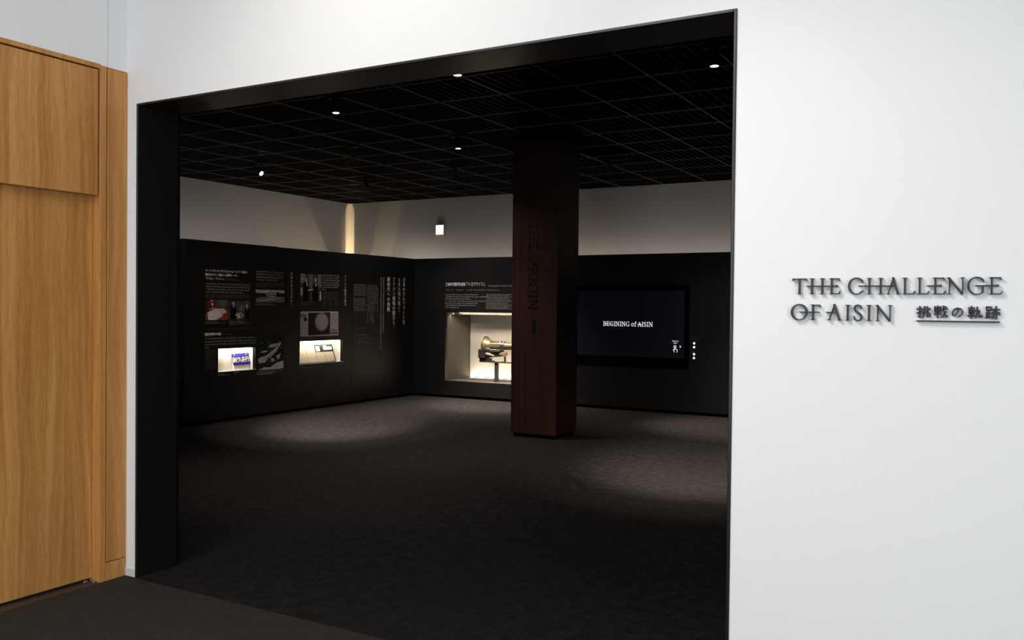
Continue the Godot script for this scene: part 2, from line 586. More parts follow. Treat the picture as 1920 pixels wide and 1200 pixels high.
func ceiling_louvre() -> void:
	var root := Node3D.new()
	root.name = "ceiling"
	add_child(root)
	tag(root, "open black louvre ceiling on a square grid of bars", "", "", "structure")
	var px := 0.690
	var pz := 0.6757
	var x0 := 0.227
	var z0 := -3.014
	var kx0 := int(ceil((ROOM_X - x0) / px))
	var kx1 := int(floor((5.95 - x0) / px))
	var kz0 := int(ceil((ROOM_Z - z0) / pz))
	var kz1 := int(floor((-WALL_T - 0.1 - z0) / pz))
	for k in range(kx0, kx1 + 1):
		var st := S()
		box(st, Vector3(x0 + k * px, CEIL + 0.008, (ROOM_Z - WALL_T) / 2.0 - 0.004), Vector3(0.014, 0.016, ROOM_Z * -1.0 - WALL_T - 0.064), 0.002)
		put("main_bar", st, M.bar, root)
	for k in range(kz0, kz1 + 1):
		for j in range(kx0 - 1, kx1 + 1):
			var xa := maxf(x0 + j * px + 0.007, ROOM_X + 0.026)
			var xb := minf(x0 + (j + 1) * px - 0.007, 5.99)
			var st := S()
			span(st, Vector3(xa, CEIL + 0.002, z0 + k * pz - 0.005), Vector3(xb, CEIL + 0.013, z0 + k * pz + 0.005), 0.0015)
			put("cross_bar", st, M.bar, root)
	# blades: seven in every field, those nearest the entrance as parts
	var blades := []
	for k in range(kz0 - 1, kz1 + 1):
		for j in range(kx0 - 1, kx1 + 1):
			var za := maxf(z0 + k * pz + 0.007, ROOM_Z + 0.03)
			var zb := minf(z0 + (k + 1) * pz - 0.007, -WALL_T - 0.04)
			var cx := x0 + (j + 0.5) * px
			if cx < ROOM_X - 0.2 or cx > 5.9 or zb - za < 0.1:
				continue
			var cap := absf(cx + 0.53) < 0.75 and zb > -6.45 and za < -5.2
			for i in range(1, 8):
				var x := x0 + j * px + px * i / 8.0
				if x < ROOM_X + 0.03 or x > 5.98 or (cap and absf(x + 0.53) < 0.62):
					continue
				# seen through the entrance, near ones first
				var seen := zb < -1.9 and x < 1.0 + (4.2 - 1.0) * 0.0 + (-za) * 0.55 and x > -1.0 + za * 0.75
				blades.append([(-zb) + (0.0 if seen else 100.0), x, za, zb])
	blades.sort_custom(func(a, b): return a[0] < b[0])
	var rest := S()
	var shared := {}
	for n in blades.size():
		var b: Array = blades[n]
		if n < 300:
			var key := snappedf(b[3] - b[2], 0.001)
			if not shared.has(key):
				var st := S()
				box(st, Vector3.ZERO, Vector3(0.005, 0.012, key))
				st.generate_normals()
				shared[key] = st.commit()
			put_mesh("slat", shared[key], M.slat, root, Vector3(b[1], CEIL + 0.012, (b[2] + b[3]) / 2.0))
		else:
			span(rest, Vector3(b[1] - 0.0025, CEIL + 0.006, b[2]), Vector3(b[1] + 0.0025, CEIL + 0.018, b[3]))
	var r := put("slat_rest", rest, M.slat, root)
	tag(r, "", "", "", "stuff")
	# the closed black cap round the pillar
	var st2 := S()
	span(st2, Vector3(-1.14, CEIL + 0.001, -6.38), Vector3(0.08, CEIL + 0.03, -5.05), 0.003)
	put("pillar_cap", st2, M.black_matt, root)


func partitions() -> void:
	# left: panels with two openings for the showcases
	var root := Node3D.new()
	root.name = "wall_partition_left"
	add_child(root)
	tag(root, "matt black partition of tall panels along the left", "", "", "structure")
	var edges := [-4.13, -5.69, -7.245, PANEL_Z]
	var holes := [[-4.66, -5.29, 0.635, 0.929], [-6.121, -7.04, 0.655, 0.980], null]
	for i in 3:
		var za: float = edges[i] - (0.0 if i == 0 else 0.002)
		var zb: float = edges[i + 1] + (0.002 if i < 2 else 0.0)
		var top := PANEL_H - 0.004 * float(i % 2)
		var xa := PANEL_X - 0.05
		var xb := PANEL_X - 0.0008 * float(i % 2)
		var st := S()
		if holes[i] == null:
			span(st, Vector3(xa, 0.04, za), Vector3(xb, top, zb))
		else:
			var h: Array = holes[i]
			span(st, Vector3(xa, 0.04, za), Vector3(xb, h[2], zb))
			span(st, Vector3(xa, h[3], za), Vector3(xb, top, zb))
			span(st, Vector3(xa, h[2], za), Vector3(xb, h[3], h[0]))
			span(st, Vector3(xa, h[2], h[1]), Vector3(xb, h[3], zb))
		put("panel", st, M.black_paint, root)
	var st := S()
	span(st, Vector3(ROOM_X + 0.002, 0.04, -4.18), Vector3(PANEL_X - 0.051, PANEL_H, -4.13))
	put("return_panel", st, M.black_paint, root)
	st = S()
	span(st, Vector3(PANEL_X - 0.04, 0, -4.14), Vector3(PANEL_X - 0.006, 0.04, PANEL_Z))
	put("toe_board", st, M.void, root)
	# hidden ribs that carry the panels
	st = S()
	span(st, Vector3(ROOM_X + 0.001, 0.0, -7.93), Vector3(PANEL_X - 0.051, 2.25, -7.9))
	put("rib", st, M.black_matt, root)
	# back
	root = Node3D.new()
	root.name = "wall_partition_back"
	add_child(root)
	tag(root, "matt black partition along the back with a lit niche", "", "", "structure")
	st = S()
	var zf := PANEL_Z
	var zr := PANEL_Z - 0.05
	var nl := -3.842
	var nr := -1.75
	span(st, Vector3(PANEL_X - 0.05, 0.045, zr), Vector3(nl, PANEL_H, zf))
	span(st, Vector3(nl, 0.045, zr), Vector3(nr, 0.279, zf))
	span(st, Vector3(nl, 1.397, zr), Vector3(nr, PANEL_H, zf))
	span(st, Vector3(nr, 0.045, zr), Vector3(-1.5, PANEL_H, zf))
	put("panel", st, M.black_paint, root)
	st = S()
	span(st, Vector3(-1.496, 0.045, zr), Vector3(6.0, PANEL_H, zf - 0.001))
	put("panel", st, M.black_paint, root)
	st = S()
	span(st, Vector3(PANEL_X - 0.05, 0, zr), Vector3(6.0, 0.045, zf - 0.02))
	put("toe_board", st, M.void, root)
	st = S()
	span(st, Vector3(-5.70, 0.0, ROOM_Z + 0.001), Vector3(-5.67, 2.25, -8.2))
	put("rib", st, M.black_matt, root)


# ---------------------------------------------------------------- lettering
# strokes on a grid of 20 by 20, y down; 0-9 then a-k stand for 0 to 20
var G := {
	"挑": "0565 414i2h 0c79 b1bb8j f1fhjhje 85a8 8dba j4g8 gajd", "戦": "1123 5053 9183 14949a1a14 1797 545j 0dad a6j5 d0eaiijf i9bi g1i3",
	"の": "a4a96f3f2b4693e4h8gdbh", "軌": "1393 26868c2c26 2989 505j 0faf a7g7ghjhje d1dabi", "跡": "1171761611 464i 4b8b 191i 0i8g e0e4 95j5 c5cc9j f5fjdi a99d i9jd",
	"耐": "0292 5246 1j17979i 474i 676i a6j6 g1gjdi badd", "久": "8139 75f5cc3j b9jj", "走": "44g4 a0aa 1aja aaah adgd 5c4g1j 4e9ijj", "行": "6016 761c 595j a3i3 98j8 f8fjci",
	"日": "51f1fj5j51 5afa", "本": "15j5 a0aj a52f a5if 6eee", "ク": "8138 74g4ec5j", "ル": "636a2i c2chib", "マ": "24h4ac 7adh", "づ": "28b5g8fd8h f2h4 h1j3", "く": "d25aei",
	"り": "53597b e2eb9i", "を": "34g4 914ca8ce h88d7hhi", "、": "d2h6", "。": "d2f4d6b4d2", "と": "6289 g66c6hhi", "も": "917eaifgfc 36f5 3bea", "に": "423a4i 95h5 9cahih",
	"切": "0896 414g9e 94i4hieh d4cc8j", "拓": "0575 414i2h 0c79 93j3 d38c b9i9iibib9", "ア": "23h3c9 978d4i", "イ": "f13a a6aj", "シ": "3376 296c 3icei5", "ン": "3487 3hcdh5",
	"精": "0989 404j 1226 7266 490f 498e a2j2 a5i5 98j8 e0e8 bjbbhbhjfi bdhd bghg", "機": "0666 303j 360d 376b a084b488 g0e4h4e8 7aja c1dchjjg hcbj 9a9f7j 9dbf",
	"誕": "1252 0565 1858 1b5b 1e5e5j1j1e j1c3 g3gd g8j8 c6cd cdjd 74a489a97h 7cbhji", "生": "6138 55h5 4bgb 1iji a0ai", "新": "5052 1292 2336 8376 07a7 1b9b 575j 5b1h 5b9g i1c3 c3ccaj c8j8 g8gj",
	"時": "13636g1g13 1969 94i4 d0d8 88j8 8cjc f8fjdi aech", "代": "5008 363j 78j6 b1dchjjf f1i4", "へ": "1b75je", "技": "0575 414i2h 0c79 95j5 e0e9 a9h98j bajj",
	"術": "4005 550b 393j 66c6 919j 966e 97cd e3i3 d8j8 g8gjei", "自": "a083 43g3gj4j43 48g8 4dgd", "立": "a0a4 25i5 687f e7ch 1iji", "求": "15j5 a0aj7i 497c 9b2h g8bb a9ji e1g3",
	"め": "448e d2ac4g2c76e6hbci", "て": "24h39aaggi", "オ": "26i6 c1ci9h c63f", "ー": "2aia", "ト": "717j 78fd", "チ": "f144 19j9 a3ac5j", "ッ": "395d 889c f98i", "ラ": "42f2 27h7de5j",
	"ス": "33f3ab2i bbii", "ミ": "53f6 59ec 4efi", "ョ": "59e9ej 5eee 5jej", "A": "a14i a1gi 6cec", "T": "41g1 a1ai", "(": "e0a5aeej", ")": "60a5ae6j",
	"確": "0272 320a 29696h2h29 9492j2j4 c49a b8bj b8j8 bbjb bfjf bjjj f5fj", "ざ": "35f5 81eb 5c6hei g1i3", "し": "616e9igd", "た": "25b5 713i b9h9 beciih",
	"専": "22i2 a0ab 44g4ga4a44 47g7 1djd ebejbi 5f8h", "門": "1j11818818 1484 j8b8b1j1jjhi b4j4", "メ": "f2ab3i 66ff", "カ": "26h6fich 918a3i", "「": "i0c0cc", "」": "2j8j87", "・": "9aba",
	"ワ": "3833h3dd6j", "ナ": "17j7 a1ab4j", "2": "55a1f55igi", "速": "74j4 87i7ic8c87 d1dh dc8g dcig 2245 18484f 4f0i 4f9ijj", "半": "4267 g2e7 38h8 1djd a0aj",
	"動": "9122 04a4 16969c1c16 1999 525i 1f9f 0iai b6i6hieh e1e9aj", "変": "a0a2 13j3 838769 c3c9 4528 g5i8 893e 7bfb4j 7cij", "ヨ": "42g2gi 4aga 4igi", "グ": "8138 74g4ec5j h0i3", "ド": "717j 78fd c2d5 f1g4",
	"創": "7014 71b5 3575 28a8ac2cc28 2aaa 3f9f9j3j3f d2de i0iifi", "業": "7074 c0c4 3152 g1e2 15j5 5978 38h8 2bib 1djd a8aj ae2j aeij", "期": "313f 9191 919f 0373 1797 1bab 0faf 3g0j 8gaj c1c9aj c1j1jjhi c6j6 cbjb",
	"場": "0666 303g 0g7e 92i2i79792 9595 7aja b97d aeif gehi", "建": "9292 93i3ia9a a6j6 8dhd e0ei 8ghg 1363 631a6a2g 1diiji", "設": "1252 0565 1858 1b5b 1e5e5j1j1e a2a69a a2g2g8j8 9bhb9j abij", "試": "1252 0565 1858 1b5b 1e5e5j1j1e 76j6 8bdb abaj f1gbiijf",
	"験": "1191 111b 1b8b8i6j 1585 1888 511b e096 e0j6 b7h7 a9i9idada9 eda9 edaj edij", "蒲": "04j4 6065 d0d5 1629 0b2d 0j4f 78j8 7aia iaii 7a7j 7did 7gig c6cj", "郡": "1282 828e 0595 1989 4a0h 3ebeaj3j3e c1cj c1i1d8i cdeh",
}


func glyph(st: SurfaceTool, ch: String, x: float, y: float, s: float, w: float, z0: float, z1: float, turned := false) -> void:
	if not G.has(ch):
		return
	for stroke: String in G[ch].split(" "):
		var pts := PackedVector2Array()
		var i := 0
		while i + 1 < stroke.length():
			var gx := "0123456789abcdefghijk".find(stroke[i])
			var gy := "0123456789abcdefghijk".find(stroke[i + 1])
			var p := Vector2((gx - 10) / 20.0, (10 - gy) / 20.0)
			if turned:
				p = Vector2(p.y, -p.x)
			p = Vector2(x, y) + p * s
			if pts.is_empty() or pts[-1].distance_to(p) > 1e-5:
				pts.append(p)
			i += 2
		ribbon(st, pts, [w * s], z0, z1)


func row(st: SurfaceTool, text: String, x: float, y: float, pitch: float, s: float, w := 0.085, z := 0.0015) -> void:
	for i in text.length():
		glyph(st, text[i], x + pitch * (i + 0.5), y, s, w, z, z)


func column(st: SurfaceTool, text: String, x: float, y: float, pitch: float, s: float, w := 0.085, z := 0.0015) -> void:
	for i in text.length():
		glyph(st, text[i], x, y - pitch * (i + 0.5), s, w, z, z, text[i] == "ー")


# lines of small print: every character a few short strokes too small to read
func small_print(st: SurfaceTool, x0: float, x1: float, y: float, h: float, latin := false, w := 0.10, z := 0.0015) -> void:
	var x := x0
	var gap := 0
	while x < x1 - h * 0.4:
		var cw := h * (rng.randf_range(0.35, 0.62) if latin else 0.98)
		gap += 1
		if latin and rng.randf() < 0.17:
			x += h * 0.4
			continue
		if not latin and rng.randf() < 0.06:
			x += h * 0.6
			continue
		var full := 0.68 if latin else 0.9
		var yb := y - h * 0.5
		for k in (2 if latin else 3):
			if rng.randf() < 0.5:
				var yy := yb + h * rng.randf_range(0.05, full)
				ribbon(st, PackedVector2Array([Vector2(x + cw * 0.08, yy), Vector2(x + cw * 0.9, yy)]), [h * w], z, z, false)
			else:
				var xx := x + cw * rng.randf_range(0.15, 0.85)
				ribbon(st, PackedVector2Array([Vector2(xx, yb + h * 0.02), Vector2(xx, yb + h * full)]), [h * w * 1.2], z, z, false)
		x += cw


# the same, running down the wall
func small_column(st: SurfaceTool, x: float, y0: float, y1: float, h: float, z := 0.0015) -> void:
	var y := y0
	while y > y1 + h * 0.4:
		if rng.randf() > 0.07:
			for k in 3:
				if rng.randf() < 0.5:
					var yy := y - h * rng.randf_range(0.1, 0.9)
					ribbon(st, PackedVector2Array([Vector2(x - h * 0.42, yy), Vector2(x + h * 0.42, yy)]), [h * 0.1], z, z, false)
				else:
					var xx := x + h * rng.randf_range(-0.4, 0.4)
					ribbon(st, PackedVector2Array([Vector2(xx, y - h * 0.06), Vector2(xx, y - h * 0.92)]), [h * 0.1], z, z, false)
		y -= h


func text_mesh(text: String, cap: float, font: Font, depth := 0.001, left := true) -> TextMesh:
	var t := TextMesh.new()
	t.text = text
	t.font = font
	t.font_size = 48
	t.pixel_size = cap / (0.714 * 48.0)
	t.depth = depth
	t.curve_step = 2.0
	t.horizontal_alignment = HORIZONTAL_ALIGNMENT_LEFT if left else HORIZONTAL_ALIGNMENT_CENTER
	return t


# an inscriptional capital between x0 and x1: fine hairlines, swelling curves, small serifs
func roman(st: SurfaceTool, ch: String, x0: float, x1: float, yb: float, cap: float, tw: float, z0: float, z1: float) -> void:
	var W := x1 - x0
	var hw := tw * 0.48
	var P := func(u: float, v: float) -> Vector2: return Vector2(x0 + u * W, yb + v * cap)
	var stem := func(u: float, w: float, foot := true, head := true) -> void:
		ribbon(st, PackedVector2Array([P.call(u, 0.0), P.call(u, 0.08), P.call(u, 0.5), P.call(u, 0.92), P.call(u, 1.0)]), [w * 1.25, w, w * 0.94, w, w * 1.25], z0, z1, false)
		for k in [[0.0, foot, 1.0], [1.0, head, -1.0]]:
			if k[1]:
				var c: Vector2 = P.call(u, k[0]) + Vector2(0, k[2] * hw * 0.3)
				var r := w * 0.5 + tw * 0.85
				ribbon(st, PackedVector2Array([c + Vector2(-r, 0), c, c + Vector2(r, 0)]), [hw * 0.55, hw * 0.9, hw * 0.55], z0, z1, false)
	var arc := func(cx: float, cy: float, rx: float, ry: float, a0: float, a1: float, thick: float, thin: float) -> void:
		var pts := PackedVector2Array()
		var ws := []
		for i in 29:
			var a := deg_to_rad(lerpf(a0, a1, i / 28.0))
			pts.append(Vector2(x0 + cx * W + cos(a) * rx * W, yb + (cy + sin(a) * ry) * cap))
			ws.append(lerpf(thin, thick, pow(absf(cos(a - 0.25)), 1.5)))
		ribbon(st, pts, ws, z0, z1, false)
	var bar := func(a: Vector2, b: Vector2, w0: float, w1: float) -> void:
		ribbon(st, PackedVector2Array([a, (a + b) / 2.0, b]), [w0, (w0 + w1) / 2.0, w1], z0, z1, false)
	match ch:
		"T":
			stem.call(0.5, tw, true, false)
			bar.call(P.call(0.03, 0.975), P.call(0.97, 0.975), hw, hw)
			bar.call(P.call(0.05, 0.985), P.call(0.0, 0.84), hw * 1.3, hw * 0.3)
			bar.call(P.call(0.95, 0.985), P.call(1.0, 0.84), hw * 1.3, hw * 0.3)
		"H":
			stem.call(0.17, tw)
			stem.call(0.83, tw)
		"E", "F", "L":
			var u := 0.24 if ch != "L" else 0.26
			stem.call(u, tw)
			if ch != "L":
				bar.call(P.call(u, 0.975), P.call(0.9, 0.975), hw, hw)
				bar.call(P.call(0.88, 0.985), P.call(0.95, 0.82), hw * 1.2, hw * 0.3)
			if ch == "E":
				bar.call(P.call(0.72, 0.60), P.call(0.72, 0.42), hw * 0.5, hw * 0.5)
			if ch != "F":
				bar.call(P.call(u, 0.022), P.call(0.92, 0.022), hw, hw)
				bar.call(P.call(0.9, 0.01), P.call(1.02, 0.22), hw * 1.3, hw * 0.3)
		"I":
			stem.call(0.5, tw)
		"N":
			stem.call(0.14, hw * 1.1, true, false)
			stem.call(0.87, hw * 1.1, false, true)
			bar.call(P.call(0.0, 0.98), P.call(0.12, 0.98), hw * 0.7, hw * 0.9)
			bar.call(P.call(0.10, 0.99), P.call(0.87, -0.02), tw * 1.1, tw * 1.1)
		"A":
			bar.call(P.call(0.5, 1.02), P.call(0.12, 0.0), hw * 0.9, hw * 1.0)
			bar.call(P.call(0.47, 1.04), P.call(0.86, 0.0), tw * 1.05, tw * 1.1)
			bar.call(P.call(0.0, 0.015), P.call(0.25, 0.015), hw * 0.7, hw * 0.7)
			bar.call(P.call(0.70, 0.015), P.call(1.02, 0.015), hw * 0.7, hw * 0.7)
		"R":
			stem.call(0.2, tw)
			arc.call(0.42, 0.74, 0.32, 0.24, -90.0, 90.0, tw, hw)
			bar.call(P.call(0.2, 0.975), P.call(0.45, 0.98), hw, hw)
			bar.call(P.call(0.2, 0.50), P.call(0.45, 0.50), hw, hw)
			bar.call(P.call(0.42, 0.5), P.call(1.0, 0.0), tw, tw * 0.9)
		"O":
			arc.call(0.5, 0.5, 0.47, 0.51, -20.0, 340.0, tw * 1.15, hw)
		"C", "G":
			arc.call(0.52, 0.5, 0.49, 0.51, 42.0, 318.0 if ch == "C" else 312.0, tw * 1.15, hw)
			bar.call(P.call(0.90, 0.86), P.call(0.93, 0.68), tw * 0.8, hw * 0.4)
			if ch == "C":
				bar.call(P.call(0.88, 0.16), P.call(1.0, 0.24), hw, hw * 0.5)
			else:
				bar.call(P.call(0.88, 0.10), P.call(0.88, 0.46), tw, tw)
		"S":
			var pts := PackedVector2Array()
			var ws := []
			for q in [[0.86, 0.80, 0.4], [0.74, 0.96, 0.55], [0.48, 1.01, 0.5], [0.22, 0.93, 0.8], [0.13, 0.76, 1.0], [0.26, 0.60, 1.1], [0.52, 0.49, 1.15], [0.79, 0.37, 1.1], [0.90, 0.20, 1.0], [0.76, 0.04, 0.7], [0.46, -0.01, 0.5], [0.20, 0.06, 0.55], [0.08, 0.24, 0.4]]:
				pts.append(P.call(q[0], q[1]))
				ws.append(tw * q[2])
			ribbon(st, pts, ws, z0, z1, false)
			bar.call(P.call(0.83, 0.95), P.call(0.88, 0.72), hw * 0.5, hw * 0.7)
			bar.call(P.call(0.08, 0.30), P.call(0.12, 0.04), hw * 0.7, hw * 0.5)


func wall_sign() -> void:
	var t := thing("wall_sign", "raised dark metal lettering on the white wall right of the entrance", "sign", Vector3(3.872, 1.535, 0.0))
	var X := func(q: float) -> float: return -2.5474e-8 * q * q + 4.36771e-4 * q + 3.50537 - 3.872
	var z0 := 0.0005
	var z1 := 0.015
	var tw := 0.0058
	var rows := [
		[0.0185, 0.0535, [["T", 112, 222], ["H", 244, 366], ["E", 398, 484], ["C", 551, 668], ["H", 690, 824], ["A", 846, 952], ["L", 964, 1066], ["L", 1080, 1177], ["E", 1203, 1302], ["N", 1316, 1458], ["G", 1480, 1614], ["E", 1642, 1750]], [[220, 470], [628, 905], [1160, 1276], [1538, 1722]]],
		[-0.0705, 0.0525, [["O", 106, 228], ["F", 256, 336], ["A", 388, 500], ["I", 524, 570], ["S", 590, 664], ["I", 690, 736], ["N", 762, 894]], [[168, 326], [378, 470]]],
	]
	for r in rows:
		for l in r[2]:
			var st := S()
			roman(st, l[0], X.call(float(l[1])), X.call(float(l[2])), r[0], r[1], tw, z0, z1)
			put("letter", st, M.sign, t)
		for b in r[3]:
			var st := S()
			var y: float = r[0] + r[1] * 0.51
			span(st, Vector3(X.call(float(b[0])), y - 0.0016, z0), Vector3(X.call(float(b[1])), y + 0.0016, z1 + 0.0004), 0.0004)
			put("letter_bar", st, M.sign, t)
	var ks := "挑戦の軌跡"
	var qs := [1140, 1275, 1406, 1540, 1682]
	for i in 5:
		var st := S()
		glyph(st, ks[i], X.call(float(qs[i])), -0.0395, 0.0405, 0.105 if ks[i] != "の" else 0.085, z0, z1 * 0.7)
		put("character", st, M.sign, t)
	var st := S()
	span(st, Vector3(X.call(1086.0), -0.0708, z0), Vector3(X.call(1736.0), -0.0664, z1), 0.0004)
	put("underline", st, M.sign, t)


func pillar() -> void:
	var t := thing("pillar", "square dark brown wood pillar standing in the middle of the gallery carpet", "pillar", Vector3(-0.53, 0, -5.99))
	var st := S()
	span(st, Vector3(-0.293, 0.04, -0.273), Vector3(0.293, CEIL - 0.002, 0.274), 0.003)
	put("shaft", st, M.walnut, t)
	st = S()
	span(st, Vector3(-0.262, 0.0, -0.245), Vector3(0.262, 0.04, 0.25))
	put("plinth", st, M.void, t)
	# lettering runs down the face
	var tt := Node3D.new()
	tt.name = "lettering"
	tt.position = Vector3(-0.010, 2.482, 0.2745)
	tt.rotation.z = -PI / 2.0
	t.add_child(tt)
	var k := 1.0115 / 709.0
	for l in [["T", 148, 214], ["H", 222, 306], ["E", 326, 390], ["O", 424, 502], ["R", 512, 590], ["I", 596, 632], ["G", 640, 722], ["I", 730, 766], ["N", 774, 858]]:
		st = S()
		roman(st, l[0], (l[1] - 148) * k, (l[2] - 148) * k, -0.064, 0.118, 0.021, 0.0, 0.004)
		put("letter", st, M.letter_dark, tt)
	for b in [[232, 384], [428, 512], [668, 752]]:
		st = S()
		span(st, Vector3((b[0] - 148) * k, -0.010, 0.0), Vector3((b[1] - 148) * k, 0.0, 0.0045))
		put("letter_bar", st, M.letter_dark, tt)
	for i in 3:
		st = S()
		glyph(st, "創業期"[i], 0.006, 1.323 - i * 0.057, 0.055, 0.14, 0.2745, 0.277)
		put("character", st, M.letter_dark, t)


func display() -> void:
	var t := thing("display_screen", "large black wall display with one white title line, right of the pillar", "display", Vector3(-0.65, 1.269, PANEL_Z))
	var st := S()
	for f in [[-1.0, -0.625, 1.0, -0.48], [-1.0, 0.479, 1.0, 0.555], [-1.0, -0.48, -0.855, 0.479], [0.855, -0.48, 0.925, 0.479]]:
		span(st, Vector3(f[0] if f[0] > -1.0 else -0.93, f[1], 0.0), Vector3(minf(f[2], 0.925), f[3], 0.012), 0.002)
	put("bezel", st, M.void, t)
	st = S()
	span(st, Vector3(-0.854, -0.479, 0.0), Vector3(0.854, 0.478, 0.005))
	var sm := glow(Color(0.33, 0.36, 0.95), 0.0028)
	sm.albedo_color = Color(0.02, 0.02, 0.025)
	sm.roughness = 0.35
	put("screen", st, sm, t)
	var white := glow(Color(1, 1, 1), 0.85)
	var o := put_mesh("screen_lettering", text_mesh("BEGINING of AISIN", 0.066, serif, 0.001), white, t, Vector3(-0.39, -0.0085, 0.0058))
	# scaled by its letter pitch to the width it has on the screen
	var wide: float = o.mesh.get_aabb().size.x
	o.mesh.pixel_size *= 1.0
	o.scale = Vector3(0.774 / wide, 1, 1)
	for b in [[-0.345, -0.245], [0.150, 0.232]]:
		st = S()
		span(st, Vector3(b[0], -0.012, 0.0055), Vector3(b[1], -0.0055, 0.0065))
		put("screen_lettering_bar", st, white, t)
	for l in [["Press to", 0.028], ["Start", 0.0]]:
		put_mesh("screen_lettering", text_mesh(l[0], 0.019, sans, 0.001, false), white, t, Vector3(0.726, -0.262 + l[1], 0.0058))
	st = S()
	var ring := PackedVector2Array()
	for i in 17:
		ring.append(Vector2(0.722, -0.315) + Vector2(cos(TAU * i / 16.0 - 1.3), sin(TAU * i / 16.0 - 1.3)) * 0.017)
	ribbon(st, ring, [0.008], 0.0058, 0.0068)
	for p in [[0.716, -0.318, 0.716, -0.362], [0.729, -0.318, 0.731, -0.350], [0.716, -0.362, 0.703, -0.352], [0.703, -0.352, 0.699, -0.361], [0.699, -0.361, 0.716, -0.394], [0.731, -0.350, 0.757, -0.358], [0.757, -0.358, 0.757, -0.378], [0.757, -0.378, 0.748, -0.394]]:
		ribbon(st, PackedVector2Array([Vector2(p[0], p[1]), Vector2(p[2], p[3])]), [0.0075], 0.0058, 0.0068)
	put("touch_icon", st, white, t)
	st = S()
	ribbon(st, PackedVector2Array([Vector2(0.793, -0.298), Vector2(0.808, -0.312), Vector2(0.793, -0.327)]), [0.0075], 0.0058, 0.0068)
	put("arrow_icon", st, white, t)
	# four lit dots beside it
	var ys := [1.010, 0.956, 0.857, 0.804]
	var names := ["topmost of four white lit dots right of the wall display", "second from the top of four white lit dots right of the wall display", "third from the top of four white lit dots right of the wall display", "lowest of four white lit dots right of the wall display"]
	for i in 4:
		var b := thing("button_light", names[i], "button", Vector3(0.350, ys[i], PANEL_Z - 0.001), "lit dots beside the wall display")
		st = S()
		lathe(st, [Vector2(0.022, 0), Vector2(0.022, 0.003), Vector2(0.0175, 0.004)], 20, Transform3D(Basis(Vector3.RIGHT, Vector3.BACK, Vector3.DOWN), Vector3.ZERO))
		put("rim", st, M.void, b)
		st = S()
		lathe(st, [Vector2(0.0175, 0.002), Vector2(0.0175, 0.0045), Vector2(0, 0.005)], 20, Transform3D(Basis(Vector3.RIGHT, Vector3.BACK, Vector3.DOWN), Vector3.ZERO))
		put("lens", st, white, b)
	for i in 2:
		st = S()
		for k in 2:
			small_print(st, 0.30, 0.40, [1.075, 0.905][i] - 0.022 * k, 0.014, true)
		var o2 := put("caption", st, M.ink_dim, self, Vector3(0, 0, PANEL_Z - 0.001))
		tag(o2, ["tiny grey caption above the upper pair of lit dots", "tiny grey caption above the lower pair of lit dots"][i], "caption")


